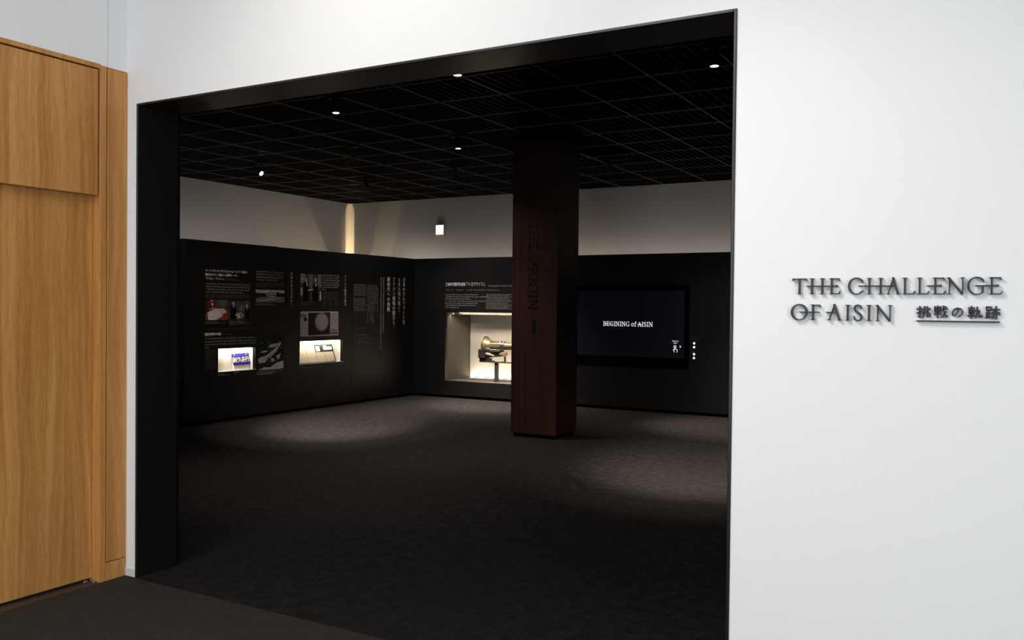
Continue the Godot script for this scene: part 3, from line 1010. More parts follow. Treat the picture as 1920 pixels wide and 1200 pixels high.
# ---------------------------------------------------------------- the lit niche at the back and what stands in it
func niche_and_gearbox() -> void:
	var nl := -3.842
	var nr := -1.75
	var zf := PANEL_Z - 0.0505
	var zb := -9.60
	var root := Node3D.new()
	root.name = "wall_niche"
	add_child(root)
	tag(root, "lit grey display niche in the back partition", "", "", "structure")
	var st := S()
	span(st, Vector3(nl - 0.02, 0.26, zb), Vector3(nl, 1.42, zf))
	put("side_lining", st, M.niche_grey, root)
	st = S()
	span(st, Vector3(nr, 0.26, zb), Vector3(nr + 0.02, 1.42, zf))
	put("side_lining", st, M.niche_grey, root)
	st = S()
	span(st, Vector3(nl, 0.26, zb), Vector3(nr, 0.279, zf))
	put("base_board", st, M.niche_grey, root)
	st = S()
	span(st, Vector3(nl, 1.397, zb), Vector3(nr, 1.42, zf))
	put("top_board", st, M.niche_grey, root)
	st = S()
	span(st, Vector3(nl - 0.02, 0.26, zb - 0.02), Vector3(nr + 0.02, 1.42, zb))
	put("backing", st, M.void, root)
	st = S()
	span(st, Vector3(nl + 0.012, 0.292, zb + 0.002), Vector3(nr - 0.012, 1.395, zb + 0.012))
	put("back_panel", st, M.case_white, root)
	# light strip in the floor at the foot of the back panel, and a small lamp at the front corner
	var lamp := thing("strip_light", "thin light strip lying at the foot of the pale niche back panel", "light", Vector3((nl + nr) / 2, 0.2795, zb + 0.05))
	st = S()
	box(st, Vector3(0, 0.003, 0), Vector3(nr - nl - 0.06, 0.006, 0.012))
	put("diffuser", st, glow(Color(1.0, 0.93, 0.82), 2.5), lamp)
	area_light("strip_light_beam", Vector3((nl + nr) / 2, 0.29, zb + 0.05), Vector3(90, 0, 0), Vector2(nr - nl - 0.08, 0.014), 0.8, Color(1.0, 0.91, 0.79))
	lamp = thing("top_strip_light", "light strip in the niche top behind an added narrow lip", "light", Vector3((nl + nr) / 2, 1.397, -8.955))
	st = S()
	box(st, Vector3(0, -0.005, 0), Vector3(1.7, 0.006, 0.016))
	put("diffuser", st, glow(Color(1.0, 0.94, 0.84), 1.5), lamp)
	st = S()
	span(st, Vector3(-1.03, -0.036, -0.058), Vector3(1.03, 0.0, -0.050), 0.001)  # added baffle, keeps the strip light off the top of the back panel
	put("lip", st, M.niche_grey, lamp)
	area_light("top_strip_beam", Vector3((nl + nr) / 2, 1.386, -8.955), Vector3(-60, 0, 0), Vector2(1.7, 0.012), 0.85, Color(1.0, 0.93, 0.83))
	for x in [-3.80, -1.9]:
		var l := thing("niche_downlight", "small round downlight in the niche top, %s" % ["at its left front corner" if x < -3 else "at its right front corner behind the pillar"], "light", Vector3(x, 1.397, -8.99), "downlights in the niche top")
		st = S()
		lathe(st, [Vector2(0.034, 0), Vector2(0.034, -0.004), Vector2(0.027, -0.005)], 20, Transform3D())
		put("rim", st, M.lamp_black, l)
		st = S()
		lathe(st, [Vector2(0.027, -0.0045), Vector2(0.0, -0.0046)], 20, Transform3D())
		put("lens", st, M.lens, l)
		spot_light("niche_downlight_beam", Vector3(x, 1.388, -8.99), Vector3(x - 0.03 * signf(-x - 2.5), 0.4, -9.05), 0.05, 62.0, 1.0, Color(1.0, 0.94, 0.86), 0.015)
	# ---- stand
	var y0 := 0.279
	var s := thing("display_stand", "dark metal post with a long flat bar carrying the gearbox", "stand", Vector3(-3.014, y0, -9.1))
	st = S()
	span(st, Vector3(-0.027, 0.004, -0.027), Vector3(0.027, 0.312, 0.027), 0.003)
	put("post", st, M.stand, s)
	st = S()
	span(st, Vector3(-0.034, 0.0, -0.034), Vector3(0.034, 0.05, 0.034), 0.004)
	put("foot", st, M.stand, s)
	st = S()
	span(st, Vector3(-0.298, 0.312, -0.06), Vector3(0.78, 0.326, 0.06), 0.003)
	put("bar", st, M.stand, s)
	st = S()
	span(st, Vector3(-0.298, 0.326, -0.055), Vector3(-0.118, 0.378, 0.055), 0.003)
	span(st, Vector3(-0.118, 0.326, -0.04), Vector3(-0.06, 0.338, 0.04), 0.002)
	put("cradle", st, M.stand, s)
	st = S()
	span(st, Vector3(0.145, 0.326, -0.02), Vector3(0.163, 0.418, 0.02), 0.002)
	span(st, Vector3(0.09, 0.326, -0.03), Vector3(0.16, 0.334, 0.03), 0.002)
	put("bracket", st, M.stand, s)
	# ---- gearbox: everything turned about the shaft axis
	var g := thing("gearbox", "old brass coloured automatic gearbox with a flared bell housing on the niche stand", "gearbox", Vector3(-3.014, 0.679, -9.1))
	var ay := 0.872 - 0.679
	var T := func(x: float) -> Transform3D: return Transform3D(Basis(Vector3.UP, Vector3.RIGHT, Vector3.FORWARD), Vector3(x, ay, 0))
	var ax: Transform3D = T.call(0.0)
	st = S()
	lathe(st, [Vector2(0.125, -0.222), Vector2(0.142, -0.222), Vector2(0.142, -0.208), Vector2(0.128, -0.205), Vector2(0.115, -0.185), Vector2(0.094, -0.150), Vector2(0.080, -0.118), Vector2(0.072, -0.10)], 40, ax)
	put("bell_housing", st, M.brass, g)
	st = S()
	for i in 22:
		var a := TAU * i / 22.0
		var c := Vector3(-0.204, ay + 0.134 * cos(a), 0.134 * sin(a))
		rod(st, c, c + Vector3(0.012, 0, 0), 0.006, 6)
	put("flange_bolts", st, M.cast_iron, g)
	st = S()
	lathe(st, [Vector2(0.064, -0.10), Vector2(0.064, 0.085), Vector2(0.05, 0.086)], 32, ax)
	lathe(st, [Vector2(0.066, -0.06), Vector2(0.069, -0.058), Vector2(0.069, -0.05), Vector2(0.064, -0.048)], 32, ax)
	put("main_case", st, M.brass, g)
	st = S()
	for q in [[0.085, 0.075, 0.022], [0.112, 0.062, 0.016], [0.135, 0.068, 0.02]]:
		lathe(st, [Vector2(0.03, q[0]), Vector2(q[1], q[0]), Vector2(q[1], q[0] + q[2]), Vector2(0.03, q[0] + q[2])], 28, ax)
	for i in 8:
		var a := TAU * i / 8.0
		var c := Vector3(0.107, ay + 0.064 * cos(a), 0.064 * sin(a))
		rod(st, c, c + Vector3(0.018, 0, 0), 0.007, 6)
	put("collar", st, M.steel, g)
	st = S()
	lathe(st, [Vector2(0.05, 0.155), Vector2(0.044, 0.19), Vector2(0.038, 0.30), Vector2(0.034, 0.45), Vector2(0.04, 0.46), Vector2(0.04, 0.53), Vector2(0.0, 0.53)], 28, ax)
	put("tail_shaft", st, M.brass, g)
	st = S()
	for i in 4:
		box(st, Vector3(-0.005, ay + 0.058 - i * 0.034, 0.060 - absf(i - 1.0) * 0.012), Vector3(0.17, 0.008, 0.012), 0.002)
	put("ribs", st, M.brass, g)
	# the block of channels under the bell housing, its face pierced by small bright holes
	st = S()
	span(st, Vector3(-0.298, -0.02, -0.09), Vector3(-0.165, 0.125, 0.10), 0.008)
	put("valve_block", st, M.cast_iron, g)
	st = S()
	for i in 4:
		for j in 4:
			var c := Vector3(-0.278 + i * 0.033 + 0.006 * (j % 2), 0.005 + j * 0.031, 0.1)
			rod(st, c, c + Vector3(0, 0, 0.006), 0.0085, 10)
	for j in 4:
		for k in 3:
			var c := Vector3(-0.165, 0.008 + j * 0.03, -0.05 + k * 0.055)
			rod(st, c, c + Vector3(0.005, 0, 0), 0.008, 10)
	put("port_plugs", st, M.steel, g)
	st = S()
	span(st, Vector3(-0.165, 0.0, -0.07), Vector3(-0.02, 0.075, 0.07), 0.006)
	span(st, Vector3(-0.02, 0.012, -0.06), Vector3(0.105, 0.115, 0.06), 0.01)
	rod(st, Vector3(-0.16, 0.09, 0.06), Vector3(0.09, 0.09, 0.06), 0.022, 14, 0.004)
	put("lower_case", st, M.cast_iron, g)
	st = S()
	rod(st, Vector3(-0.15, 0.055, 0.085), Vector3(-0.055, 0.035, 0.085), 0.026, 16, 0.004)
	rod(st, Vector3(-0.055, 0.035, 0.085), Vector3(0.005, 0.022, 0.085), 0.016, 14, 0.003)
	put("servo_cylinder", st, M.brass, g)
	st = S()
	rod(st, Vector3(-0.17, 0.118, 0.075), Vector3(0.03, 0.118, 0.075), 0.011, 12, 0.002)
	rod(st, Vector3(-0.19, 0.135, 0.07), Vector3(-0.09, 0.128, 0.08), 0.016, 12, 0.003)
	put("pipe", st, M.steel, g)
	st = S()
	span(st, Vector3(0.085, 0.02, -0.04), Vector3(0.185, 0.085, 0.05), 0.012)
	rod(st, Vector3(0.10, 0.055, 0.05), Vector3(0.10, 0.055, 0.068), 0.02, 14, 0.003)
	put("rear_housing", st, M.brass, g)
	st = S()
	rod(st, Vector3(0.12, ay - 0.055, 0.02), Vector3(0.5, ay - 0.045, 0.02), 0.014, 12)
	put("lower_pipe", st, M.cast_iron, g)


func in_wall(o: Node3D) -> Node3D:
	# local x runs to the right along the left partition, z out of it
	o.rotation.y = PI / 2.0
	return o


func showcases() -> void:
	# each case: local x = -(z - origin), y up, z out of the partition
	var specs := [[-4.66, -5.29, 0.635, 0.929, 0.126, "wall_case", "small lit recessed case with a blue plate in the left partition"], [-6.121, -7.04, 0.655, 0.980, 0.17, "wall_case", "wide lit recessed case with open pages in the left partition"]]
	for s in specs:
		var root := Node3D.new()
		root.name = numbered(s[5])
		root.position = Vector3(PANEL_X, 0, s[0])
		in_wall(root)
		add_child(root)
		tag(root, s[6], "", "", "structure")
		var w: float = s[0] - s[1]
		var y0: float = s[2]
		var y1: float = s[3]
		var d: float = s[4]
		var st := S()
		span(st, Vector3(-0.006, y0 - 0.006, -d - 0.006), Vector3(w + 0.006, y1 + 0.006, -d))
		put("back_panel", st, M.case_white, root)
		st = S()
		span(st, Vector3(-0.006, y0 - 0.006, -d), Vector3(0, y1 + 0.006, -0.0505))
		put("side_lining", st, M.case_white, root)
		st = S()
		span(st, Vector3(w, y0 - 0.006, -d), Vector3(w + 0.006, y1 + 0.006, -0.0505))
		put("side_lining", st, M.case_white, root)
		st = S()
		span(st, Vector3(0, y0 - 0.006, -d), Vector3(w, y0, -0.0505))
		put("base_board", st, M.case_white, root)
		st = S()
		span(st, Vector3(0, y1, -d), Vector3(w, y1 + 0.006, -0.0505))
		put("top_board", st, M.case_white, root)
		st = S()
		span(st, Vector3(0, y0, -0.001), Vector3(0.002, y1, 0.002))
		span(st, Vector3(0, y0, -0.001), Vector3(w, y0 + 0.005, 0.002))
		put("edge_trim", st, M.case_white, root)
		var first: bool = s[0] > -5.0
		var lt := thing("case_light", "glowing tube under the top of the %s" % ["small case with the blue plate" if first else "wide case with the open pages"], "light", Vector3(PANEL_X - 0.06, y1 - 0.008, s[0]), "tubes inside the lit wall cases")
		in_wall(lt)
		st = S()
		rod(st, Vector3(0.02, 0, 0), Vector3(w - 0.02, 0, 0), 0.005, 10)
		put("tube", st, glow(Color(1.0, 0.96, 0.9), 3.0), lt)
		area_light("case_light_beam", Vector3(PANEL_X - 0.06, y1 - 0.016, (s[0] + s[1]) / 2.0), Vector3(-62, 90, 0), Vector2(w - 0.06, 0.012), 0.17 if first else 0.2, Color(1.0, 0.95, 0.87))
	# ---- case 1: a blue plate on a leaning white stand, and a card
	var k := thing("blue_plate", "tilted blue plate with white characters inside the small lit case", "plate", Vector3(PANEL_X - 0.078, 0.703, -4.987))
	in_wall(k)
	var lean := Node3D.new()
	lean.name = "plate"
	lean.rotation = Vector3(deg_to_rad(-14), 0, deg_to_rad(1.0))
	k.add_child(lean)
	var st := S()
	span(st, Vector3(0, 0, -0.004), Vector3(0.296, 0.150, 0.0), 0.002)
	put("board", st, mat(Color(0.14, 0.11, 0.50), 0.5), lean)
	st = S()
	for i in 4:
		glyph(st, "耐久走行"[i], 0.043 + i * 0.070, 0.068, 0.074, 0.10, 0.0, 0.0012)
	put("characters", st, mat(Color(0.93, 0.91, 0.84), 0.6), lean)
	for x in [0.04, 0.245]:
		st = S()
		rod(st, Vector3(x, 0.132, 0), Vector3(x, 0.132, 0.003), 0.007, 12)
		put("screw_head", st, M.case_white, lean)
	k = thing("plate_stand", "white block carrying the blue plate in the small lit case", "stand", Vector3(PANEL_X - 0.125, 0.635, -4.99))
	in_wall(k)
	st = S()
	var side := [Vector2(0.0, 0.0), Vector2(0.044, 0.0), Vector2(0.034, 0.066), Vector2(0.0, 0.17)]
	for i in 4:
		var p: Vector2 = side[i]
		var q: Vector2 = side[(i + 1) % 4]
		face(st, [Vector3(0.02, p.y, p.x), Vector3(0.27, p.y, p.x), Vector3(0.27, q.y, q.x), Vector3(0.02, q.y, q.x)], Vector3(0.14, 0.06, 0.02))
	for x in [0.02, 0.27]:
		face(st, [Vector3(x, 0, 0), Vector3(x, 0, 0.044), Vector3(x, 0.066, 0.034), Vector3(x, 0.17, 0)], Vector3(0.14, 0.06, 0.02))
	put("block", st, M.case_white, k)
	k = thing("caption_card", "pale card with faint print at the left end of the small lit case", "card", Vector3(PANEL_X - 0.108, 0.69, -4.69))
	in_wall(k)
	st = S()
	span(st, Vector3(0, 0, -0.003), Vector3(0.16, 0.125, 0.0))
	put("sheet", st, mat(Color(0.93, 0.87, 0.82), 0.8), k)
	st = S()
	for i in 5:
		small_print(st, 0.012, 0.012 + 0.13 * rng.randf_range(0.5, 1.0), 0.105 - 0.02 * i, 0.009, false, 0.1, 0.001)
	put("print", st, mat(Color(0.55, 0.45, 0.42), 0.8), k)
	# ---- case 2: a sloping board with four pages, the right half headed by a dark photograph
	k = thing("open_pages", "row of four cream pages on a sloping board in the wide lit case", "document", Vector3(PANEL_X - 0.058, 0.664, -6.185))
	in_wall(k)
	lean = Node3D.new()
	lean.name = "board"
	lean.rotation = Vector3(deg_to_rad(-19), 0, 0)
	k.add_child(lean)
	st = S()
	span(st, Vector3(-0.012, -0.008, -0.006), Vector3(0.772, 0.262, -0.0015), 0.001)
	put("tray", st, mat(Color(0.10, 0.10, 0.10), 0.5), lean)
	var cream := mat(Color(0.86, 0.81, 0.70), 0.8)
	for i in 4:
		st = S()
		var x := 0.004 + i * 0.189
		span(st, Vector3(x, 0.002, -0.001), Vector3(x + 0.181, 0.256, 0.0012))
		put("page", st, cream, lean)
		st = S()
		for j in 14:
			small_print(st, x + 0.02, x + 0.165, 0.155 - j * 0.0105, 0.0065, false, 0.06, 0.0018)
		put("page_print", st, mat(Color(0.74, 0.69, 0.58), 0.8), lean)
	st = S()
	span(st, Vector3(0.382, 0.150, 0.0012), Vector3(0.752, 0.258, 0.003))
	put("photo_strip", st, mat(Color(0.10, 0.105, 0.125), 0.5), lean)
	st = S()
	for q in [[0.394, 0.160, 0.478, 0.240], [0.556, 0.178, 0.738, 0.226], [0.560, 0.234, 0.635, 0.246]]:
		span(st, Vector3(q[0], q[1], 0.003), Vector3(q[2], q[3], 0.0042))
	put("paper_label", st, M.case_white, lean)
	st = S()
	span(st, Vector3(0.700, -0.004, 0.002), Vector3(0.756, 0.008, 0.006))
	put("clip", st, M.steel, lean)
	lean.get_node("clip").rotation.z = deg_to_rad(0.0)


# ---------------------------------------------------------------- pictures printed on the partition, drawn here
func canvas(w: int, h: int, c: Color) -> Image:
	var im := Image.create(w, h, false, Image.FORMAT_RGB8)
	im.fill(c)
	return im


func shape(im: Image, c: Color, p: Array) -> void:
	var w := im.get_width()
	var h := im.get_height()
	var pts := PackedVector2Array()
	for q in p:
		pts.append(Vector2(q[0] * w, q[1] * h))
	var box2 := Rect2(pts[0], Vector2.ZERO)
	for q in pts:
		box2 = box2.expand(q)
	for y in range(maxi(0, int(box2.position.y)), mini(h, int(box2.end.y) + 1)):
		for x in range(maxi(0, int(box2.position.x)), mini(w, int(box2.end.x) + 1)):
			if Geometry2D.is_point_in_polygon(Vector2(x + 0.5, y + 0.5), pts):
				im.set_pixel(x, y, c)


func oval(im: Image, c: Color, cx: float, cy: float, rx: float, ry: float, soft := 0.0) -> void:
	var w := im.get_width()
	var h := im.get_height()
	for y in h:
		for x in w:
			var d := Vector2((float(x) / w - cx) / rx, (float(y) / h - cy) / ry).length()
			if d < 1.0:
				im.set_pixel(x, y, c if soft <= 0.0 else im.get_pixel(x, y).lerp(c, clampf((1.0 - d) / soft, 0.0, 1.0)))


func grainy(im: Image, sd: int, amount: float) -> Image:
	var n := noise(sd, 0.09, 3)
	for y in im.get_height():
		for x in im.get_width():
			var k := 1.0 + amount * n.get_noise_2d(x, y)
			var c := im.get_pixel(x, y)
			im.set_pixel(x, y, Color(c.r * k, c.g * k, c.b * k).clamp())
	return im


func printed(called: String, im: Image, u0: float, y0: float, u1: float, y1: float, label: String) -> void:
	# u counts metres along the partition, as -z
	var o := MeshInstance3D.new()
	o.name = numbered(called)
	var st := S()
	card(st, 0, 0, u1 - u0, y1 - y0, 0.002)
	st.generate_normals()
	st.index()
	o.mesh = st.commit()
	var m := mat(Color.WHITE, 0.7, 0.0, 0.2)
	m.albedo_texture = ImageTexture.create_from_image(im)
	o.material_override = m
	o.position = Vector3(PANEL_X, y0, -u0)
	o.rotation.y = PI / 2.0
	add_child(o)
	tag(o, label, "photograph", "pictures printed on the left partition")


func text_thing(called: String, label: String) -> Node3D:
	var t := thing(called, label, "text", Vector3(PANEL_X, 0, 0), "texts printed on the left partition")
	in_wall(t)
	return t


func left_graphics() -> void:
	# --- first field: heading, body, two photographs
	var t := text_thing("text_panel", "white three line heading and small text at the upper left of the left partition")
	var st := S()
	row(st, "オートマチックトランスミッション(AT)技術の", 4.452, 1.910, 0.0298, 0.031, 0.11)
	row(st, "確立をめざして誕生した専門メーカー", 4.452, 1.860, 0.0312, 0.033, 0.11)
	row(st, "「アイシン・ワーナー」", 4.444, 1.810, 0.0285, 0.031, 0.11)
	put("heading", st, M.ink, t)
	st = S()
	small_print(st, 4.765, 4.94, 1.820, 0.011, true, 0.16)
	small_print(st, 4.765, 5.03, 1.803, 0.011, true, 0.16)
	put("subheading", st, M.ink_dim, t)
	st = S()
	for i in 4:
		small_print(st, 4.453, [5.19, 5.19, 5.185, 5.09][i], 1.747 - 0.0345 * i, 0.022)
	put("body_text", st, M.ink_mid, t)
	st = S()
	for i in 4:
		small_print(st, 4.453, [5.18, 5.17, 5.185, 5.06][i], 1.613 - 0.0135 * i, 0.009, true, 0.16)
	put("translation", st, M.ink_dim, t)
	st = S()
	for q in [[4.454, 4.66, 1.274], [4.454, 4.78, 1.256], [4.83, 5.10, 1.279], [4.83, 5.12, 1.262], [4.83, 5.19, 1.245], [4.83, 4.98, 1.228]]:
		small_print(st, q[0], q[1], q[2], 0.010, true, 0.2)
	put("picture_caption", st, M.ink_mid, t)

	var im := canvas(160, 110, Color(0.16, 0.14, 0.15))
	oval(im, Color(0.34, 0.31, 0.31), 0.75, 0.15, 0.5, 0.4, 0.8)
	shape(im, Color(0.52, 0.20, 0.08), [[0, 0.62], [0.45, 0.34], [1, 0.5], [1, 1], [0, 1]])
	shape(im, Color(0.30, 0.10, 0.05), [[0, 0.45], [0.4, 0.36], [0.1, 0.66], [0, 0.7]])
	shape(im, Color(0.78, 0.73, 0.72), [[0.08, 0.62], [0.48, 0.42], [0.76, 0.80], [0.44, 1.0], [0.12, 0.99]])
	shape(im, Color(0.72, 0.68, 0.67), [[0.50, 0.46], [0.78, 0.42], [0.94, 0.62], [0.72, 0.72]])
	shape(im, Color(0.70, 0.66, 0.66), [[0.22, 0.02], [0.32, 0.0], [0.34, 0.28], [0.26, 0.3]])
	shape(im, Color(0.62, 0.06, 0.07), [[0.24, 0.06], [0.33, 0.04], [0.33, 0.16], [0.26, 0.18]])
	shape(im, Color(0.50, 0.07, 0.08), [[0.1, 0.08], [0.19, 0.04], [0.2, 0.3], [0.12, 0.34]])
	oval(im, Color(0.55, 0.5, 0.5), 0.30, 0.40, 0.05, 0.05)
	oval(im, Color(0.55, 0.5, 0.5), 0.20, 0.46, 0.05, 0.04)
	printed("photo_print", grainy(im, 5, 0.25), 4.455, 1.293, 4.823, 1.548, "colour photograph of white papers on a red desk, printed on the left partition")

	im = canvas(150, 110, Color(0.25, 0.24, 0.24))
	shape(im, Color(0.16, 0.15, 0.15), [[0.0, 0.0], [1, 0], [1, 0.09], [0, 0.09]])
	for x in [0.42, 0.78, 0.86]:
		oval(im, Color(0.8, 0.78, 0.76), x, 0.06, 0.015, 0.02)
	oval(im, Color(0.36, 0.35, 0.35), 0.58, 0.40, 0.16, 0.2, 0.6)
	shape(im, Color(0.05, 0.05, 0.06), [[0.05, 0.30], [0.16, 0.22], [0.28, 0.28], [0.36, 0.52], [0.34, 0.98], [0.06, 0.98]])
	shape(im, Color(0.06, 0.06, 0.065), [[0.74, 0.42], [0.82, 0.36], [0.92, 0.38], [0.99, 0.52], [0.97, 0.98], [0.74, 0.98]])
	oval(im, Color(0.60, 0.57, 0.55), 0.20, 0.16, 0.055, 0.10)
	oval(im, Color(0.58, 0.55, 0.53), 0.83, 0.28, 0.055, 0.09)
	shape(im, Color(0.75, 0.72, 0.70), [[0.17, 0.27], [0.23, 0.27], [0.21, 0.42]])
	shape(im, Color(0.75, 0.72, 0.70), [[0.81, 0.38], [0.86, 0.38], [0.84, 0.52]])
	rng.seed = 11
	for i in 60:
		oval(im, Color(0.8, 0.76, 0.74) if i % 4 else Color(0.45, 0.2, 0.2), 0.5 + rng.randfn(0, 0.09), 0.80 + rng.randfn(0, 0.09), 0.02, 0.025)
	printed("photo_print", grainy(im, 6, 0.2), 4.833, 1.297, 5.193, 1.544, "grey photograph of two men in suits beside flowers, printed on the left partition")

	# --- lower field: heading, body, case captions, map
	t = text_thing("text_panel", "white bold heading with three text lines above the small lit case")
	st = S()
	row(st, "蒲郡試験場の建設", 4.448, 1.117, 0.0325, 0.037, 0.13)
	put("heading", st, M.ink, t)
	st = S()
	small_print(st, 4.73, 4.92, 1.113, 0.010, true, 0.2)
	put("subheading", st, M.ink_dim, t)
	st = S()
	for i in 4:
		small_print(st, 4.448, [5.305, 5.30, 5.30, 4.52][i], 1.062 - 0.037 * i, 0.022)
	put("body_text", st, M.ink_mid, t)
	st = S()
	for i in 16:
		small_print(st, 4.448, 4.448 + [0.185, 0.17, 0.185, 0.16][i % 4], 0.918 - 0.0155 * i, 0.009, true, 0.16)
	put("translation", st, M.ink_dim, t)
	st = S()
	for q in [[4.66, 4.77, 0.610], [4.66, 4.85, 0.594], [4.92, 5.0, 0.622], [4.92, 4.97, 0.604], [5.318, 5.80, 0.596], [5.318, 5.66, 0.578], [5.318, 5.6, 0.565]]:
		small_print(st, q[0], q[1], q[2], 0.010, true, 0.2)
	put("picture_caption", st, M.ink_mid, t)
	var o := text_thing("divider_line", "thin dim horizontal line between the two text fields on the left partition")
	o.set_meta("category", "line")
	st = S()
	ribbon(st, PackedVector2Array([Vector2(4.456, 1.180), Vector2(5.80, 1.180)]), [0.0015], 0.0015, 0.0015, false)
	put("line", st, M.ink_dim, o)

	im = canvas(150, 140, Color(0.10, 0.115, 0.115))
	var tone := Color(0.56, 0.51, 0.51)
	for p in [[[0.02, 0.68], [0.12, 0.60], [0.30, 0.58], [0.48, 0.47], [0.66, 0.36], [0.84, 0.16], [0.90, 0.20], [0.74, 0.42], [0.54, 0.58], [0.40, 0.66], [0.30, 0.76], [0.10, 0.78]],
			[[0.42, 0.26], [0.56, 0.22], [0.80, 0.20], [0.66, 0.32], [0.46, 0.33]], [[0.10, 0.45], [0.3, 0.40], [0.42, 0.42], [0.28, 0.48]], [[0.72, 0.58], [0.88, 0.52], [0.80, 0.70], [0.74, 0.68]],
			[[0.52, 0.64], [0.66, 0.68], [0.62, 0.76], [0.52, 0.72]], [[0.06, 0.98], [0.26, 0.90], [0.48, 0.92], [0.70, 0.80], [0.98, 0.74], [0.99, 0.98], [0.4, 0.99]]]:
		shape(im, tone, p)
	shape(im, Color(0.33, 0.33, 0.32), [[0.30, 0.66], [0.70, 0.40], [0.80, 0.28], [0.74, 0.36], [0.36, 0.68]])
	rng.seed = 5
	for i in 34:
		oval(im, Color(0.5, 0.48, 0.48), rng.randf(), rng.randf() * 0.9, rng.randf_range(0.008, 0.03), rng.randf_range(0.006, 0.014))
	printed("photo_print", grainy(im, 9, 0.35), 5.317, 0.612, 5.811, 1.062, "dark aerial map picture with pale winding shapes, right of the small lit case")

	# --- second column
	t = text_thing("text_panel", "white text block above the landscape photograph on the left partition")
	st = S()
	for i in 4:
		small_print(st, 5.292, [5.81, 5.80, 5.79, 5.66][i], 1.930 - 0.0365 * i, 0.022)
	put("body_text", st, M.ink_mid, t)
	st = S()
	for i in 5:
		small_print(st, 5.292, [5.80, 5.81, 5.79, 5.8, 5.6][i], 1.787 - 0.0145 * i, 0.009, true, 0.16)
	put("translation", st, M.ink_dim, t)
	st = S()
	small_print(st, 5.285, 5.60, 1.506, 0.011, true, 0.22)
	small_print(st, 5.285, 5.66, 1.490, 0.010, true, 0.2)
	put("picture_caption", st, M.ink_mid, t)
	im = canvas(170, 60, Color(0.50, 0.47, 0.46))
	shape(im, Color(0.60, 0.57, 0.56), [[0, 0], [1, 0], [1, 0.25], [0, 0.22]])
	shape(im, Color(0.13, 0.125, 0.12), [[0, 0.25], [0.3, 0.30], [0.6, 0.24], [1, 0.25], [1, 0.6], [0.6, 0.52], [0.2, 0.6], [0, 0.7]])
	shape(im, Color(0.62, 0.59, 0.58), [[0.36, 0.34], [0.72, 0.28], [0.74, 0.52], [0.4, 0.56]])
	for i in 5:
		shape(im, Color(0.1, 0.1, 0.1), [[0.43 + i * 0.06, 0.36], [0.47 + i * 0.06, 0.36], [0.47 + i * 0.06, 0.48], [0.43 + i * 0.06, 0.48]])
	shape(im, Color(0.36, 0.34, 0.33), [[0, 0.7], [0.4, 0.56], [0.8, 0.6], [1, 0.56], [1, 1], [0, 1]])
	shape(im, Color(0.52, 0.49, 0.48), [[0.05, 0.92], [0.5, 0.66], [0.95, 0.62], [0.6, 0.78], [0.2, 0.98]])
	shape(im, Color(0.08, 0.08, 0.08), [[0.72, 0.18], [0.8, 0.16], [0.82, 0.55], [0.7, 0.58]])
	printed("photo_print", grainy(im, 14, 0.5), 5.285, 1.525, 5.813, 1.690, "grey landscape photograph of a long white building, printed on the left partition")
	t = text_thing("text_column", "tall white vertical heading right of the landscape photograph")
	st = S()
	column(st, "技術の自立を求めて", 5.952, 1.948, 0.0535, 0.046, 0.10)
	put("heading", st, M.ink_mid, t)
	st = S()
	small_column(st, 5.886, 1.94, 1.56, 0.009)
	put("translation", st, M.ink_dim, t)

	# --- third column
	im = canvas(110, 100, Color(0.20, 0.19, 0.19))
	shape(im, Color(0.42, 0.39, 0.39), [[0, 0], [0.22, 0], [0.2, 0.3], [0, 0.34]])
	shape(im, Color(0.33, 0.31, 0.31), [[0.40, 0.0], [0.58, 0.0], [0.58, 0.55], [0.42, 0.5]])
	shape(im, Color(0.36, 0.34, 0.34), [[0.84, 0.0], [1, 0.0], [1, 0.5], [0.82, 0.4]])
	shape(im, Color(0.035, 0.035, 0.04), [[0.14, 0.36], [0.24, 0.30], [0.36, 0.34], [0.44, 0.54], [0.40, 1], [0.12, 1]])
	shape(im, Color(0.035, 0.035, 0.04), [[0.60, 0.38], [0.70, 0.30], [0.82, 0.36], [0.88, 1], [0.58, 1], [0.54, 0.6]])
	oval(im, Color(0.52, 0.48, 0.47), 0.27, 0.22, 0.05, 0.09)
	oval(im, Color(0.52, 0.48, 0.47), 0.71, 0.22, 0.05, 0.09)
	shape(im, Color(0.72, 0.69, 0.68), [[0.28, 0.32], [0.34, 0.33], [0.34, 0.46], [0.31, 0.46]])
	shape(im, Color(0.72, 0.69, 0.68), [[0.70, 0.34], [0.76, 0.34], [0.75, 0.46], [0.72, 0.46]])
	shape(im, Color(0.55, 0.5, 0.5), [[0.34, 0.56], [0.62, 0.54], [0.62, 0.60], [0.36, 0.62]])
	shape(im, Color(0.50, 0.47, 0.47), [[0, 0.5], [0.1, 0.5], [0.12, 0.78], [0, 0.8]])
	shape(im, Color(0.62, 0.59, 0.59), [[0.93, 0.64], [0.99, 0.64], [0.99, 0.98], [0.91, 0.98]])
	printed("photo_print", grainy(im, 19, 0.3), 6.124, 1.548, 6.554, 1.932, "grey photograph of two men in dark suits shaking hands, printed on the left partition")
	t = text_thing("text_panel", "white text block right of the handshake photograph")
	st = S()
	for i in 7:
		small_print(st, 6.572, [6.94, 6.94, 6.945, 6.94, 6.945, 6.94, 6.66][i], 1.926 - 0.0345 * i, 0.021)
	put("body_text", st, M.ink_mid, t)
	st = S()
	for i in 8:
		small_print(st, 6.572, 6.94 - 0.06 * (i % 3), 1.682 - 0.0145 * i, 0.008, true, 0.14)
	put("translation", st, M.ink_dim, t)
	st = S()
	for i in 3:
		for k in 4:
			small_print(st, 6.59 + i * 0.125, 6.66 + i * 0.125, 1.55 - k * 0.024, 0.010, k % 2 == 1, 0.14)
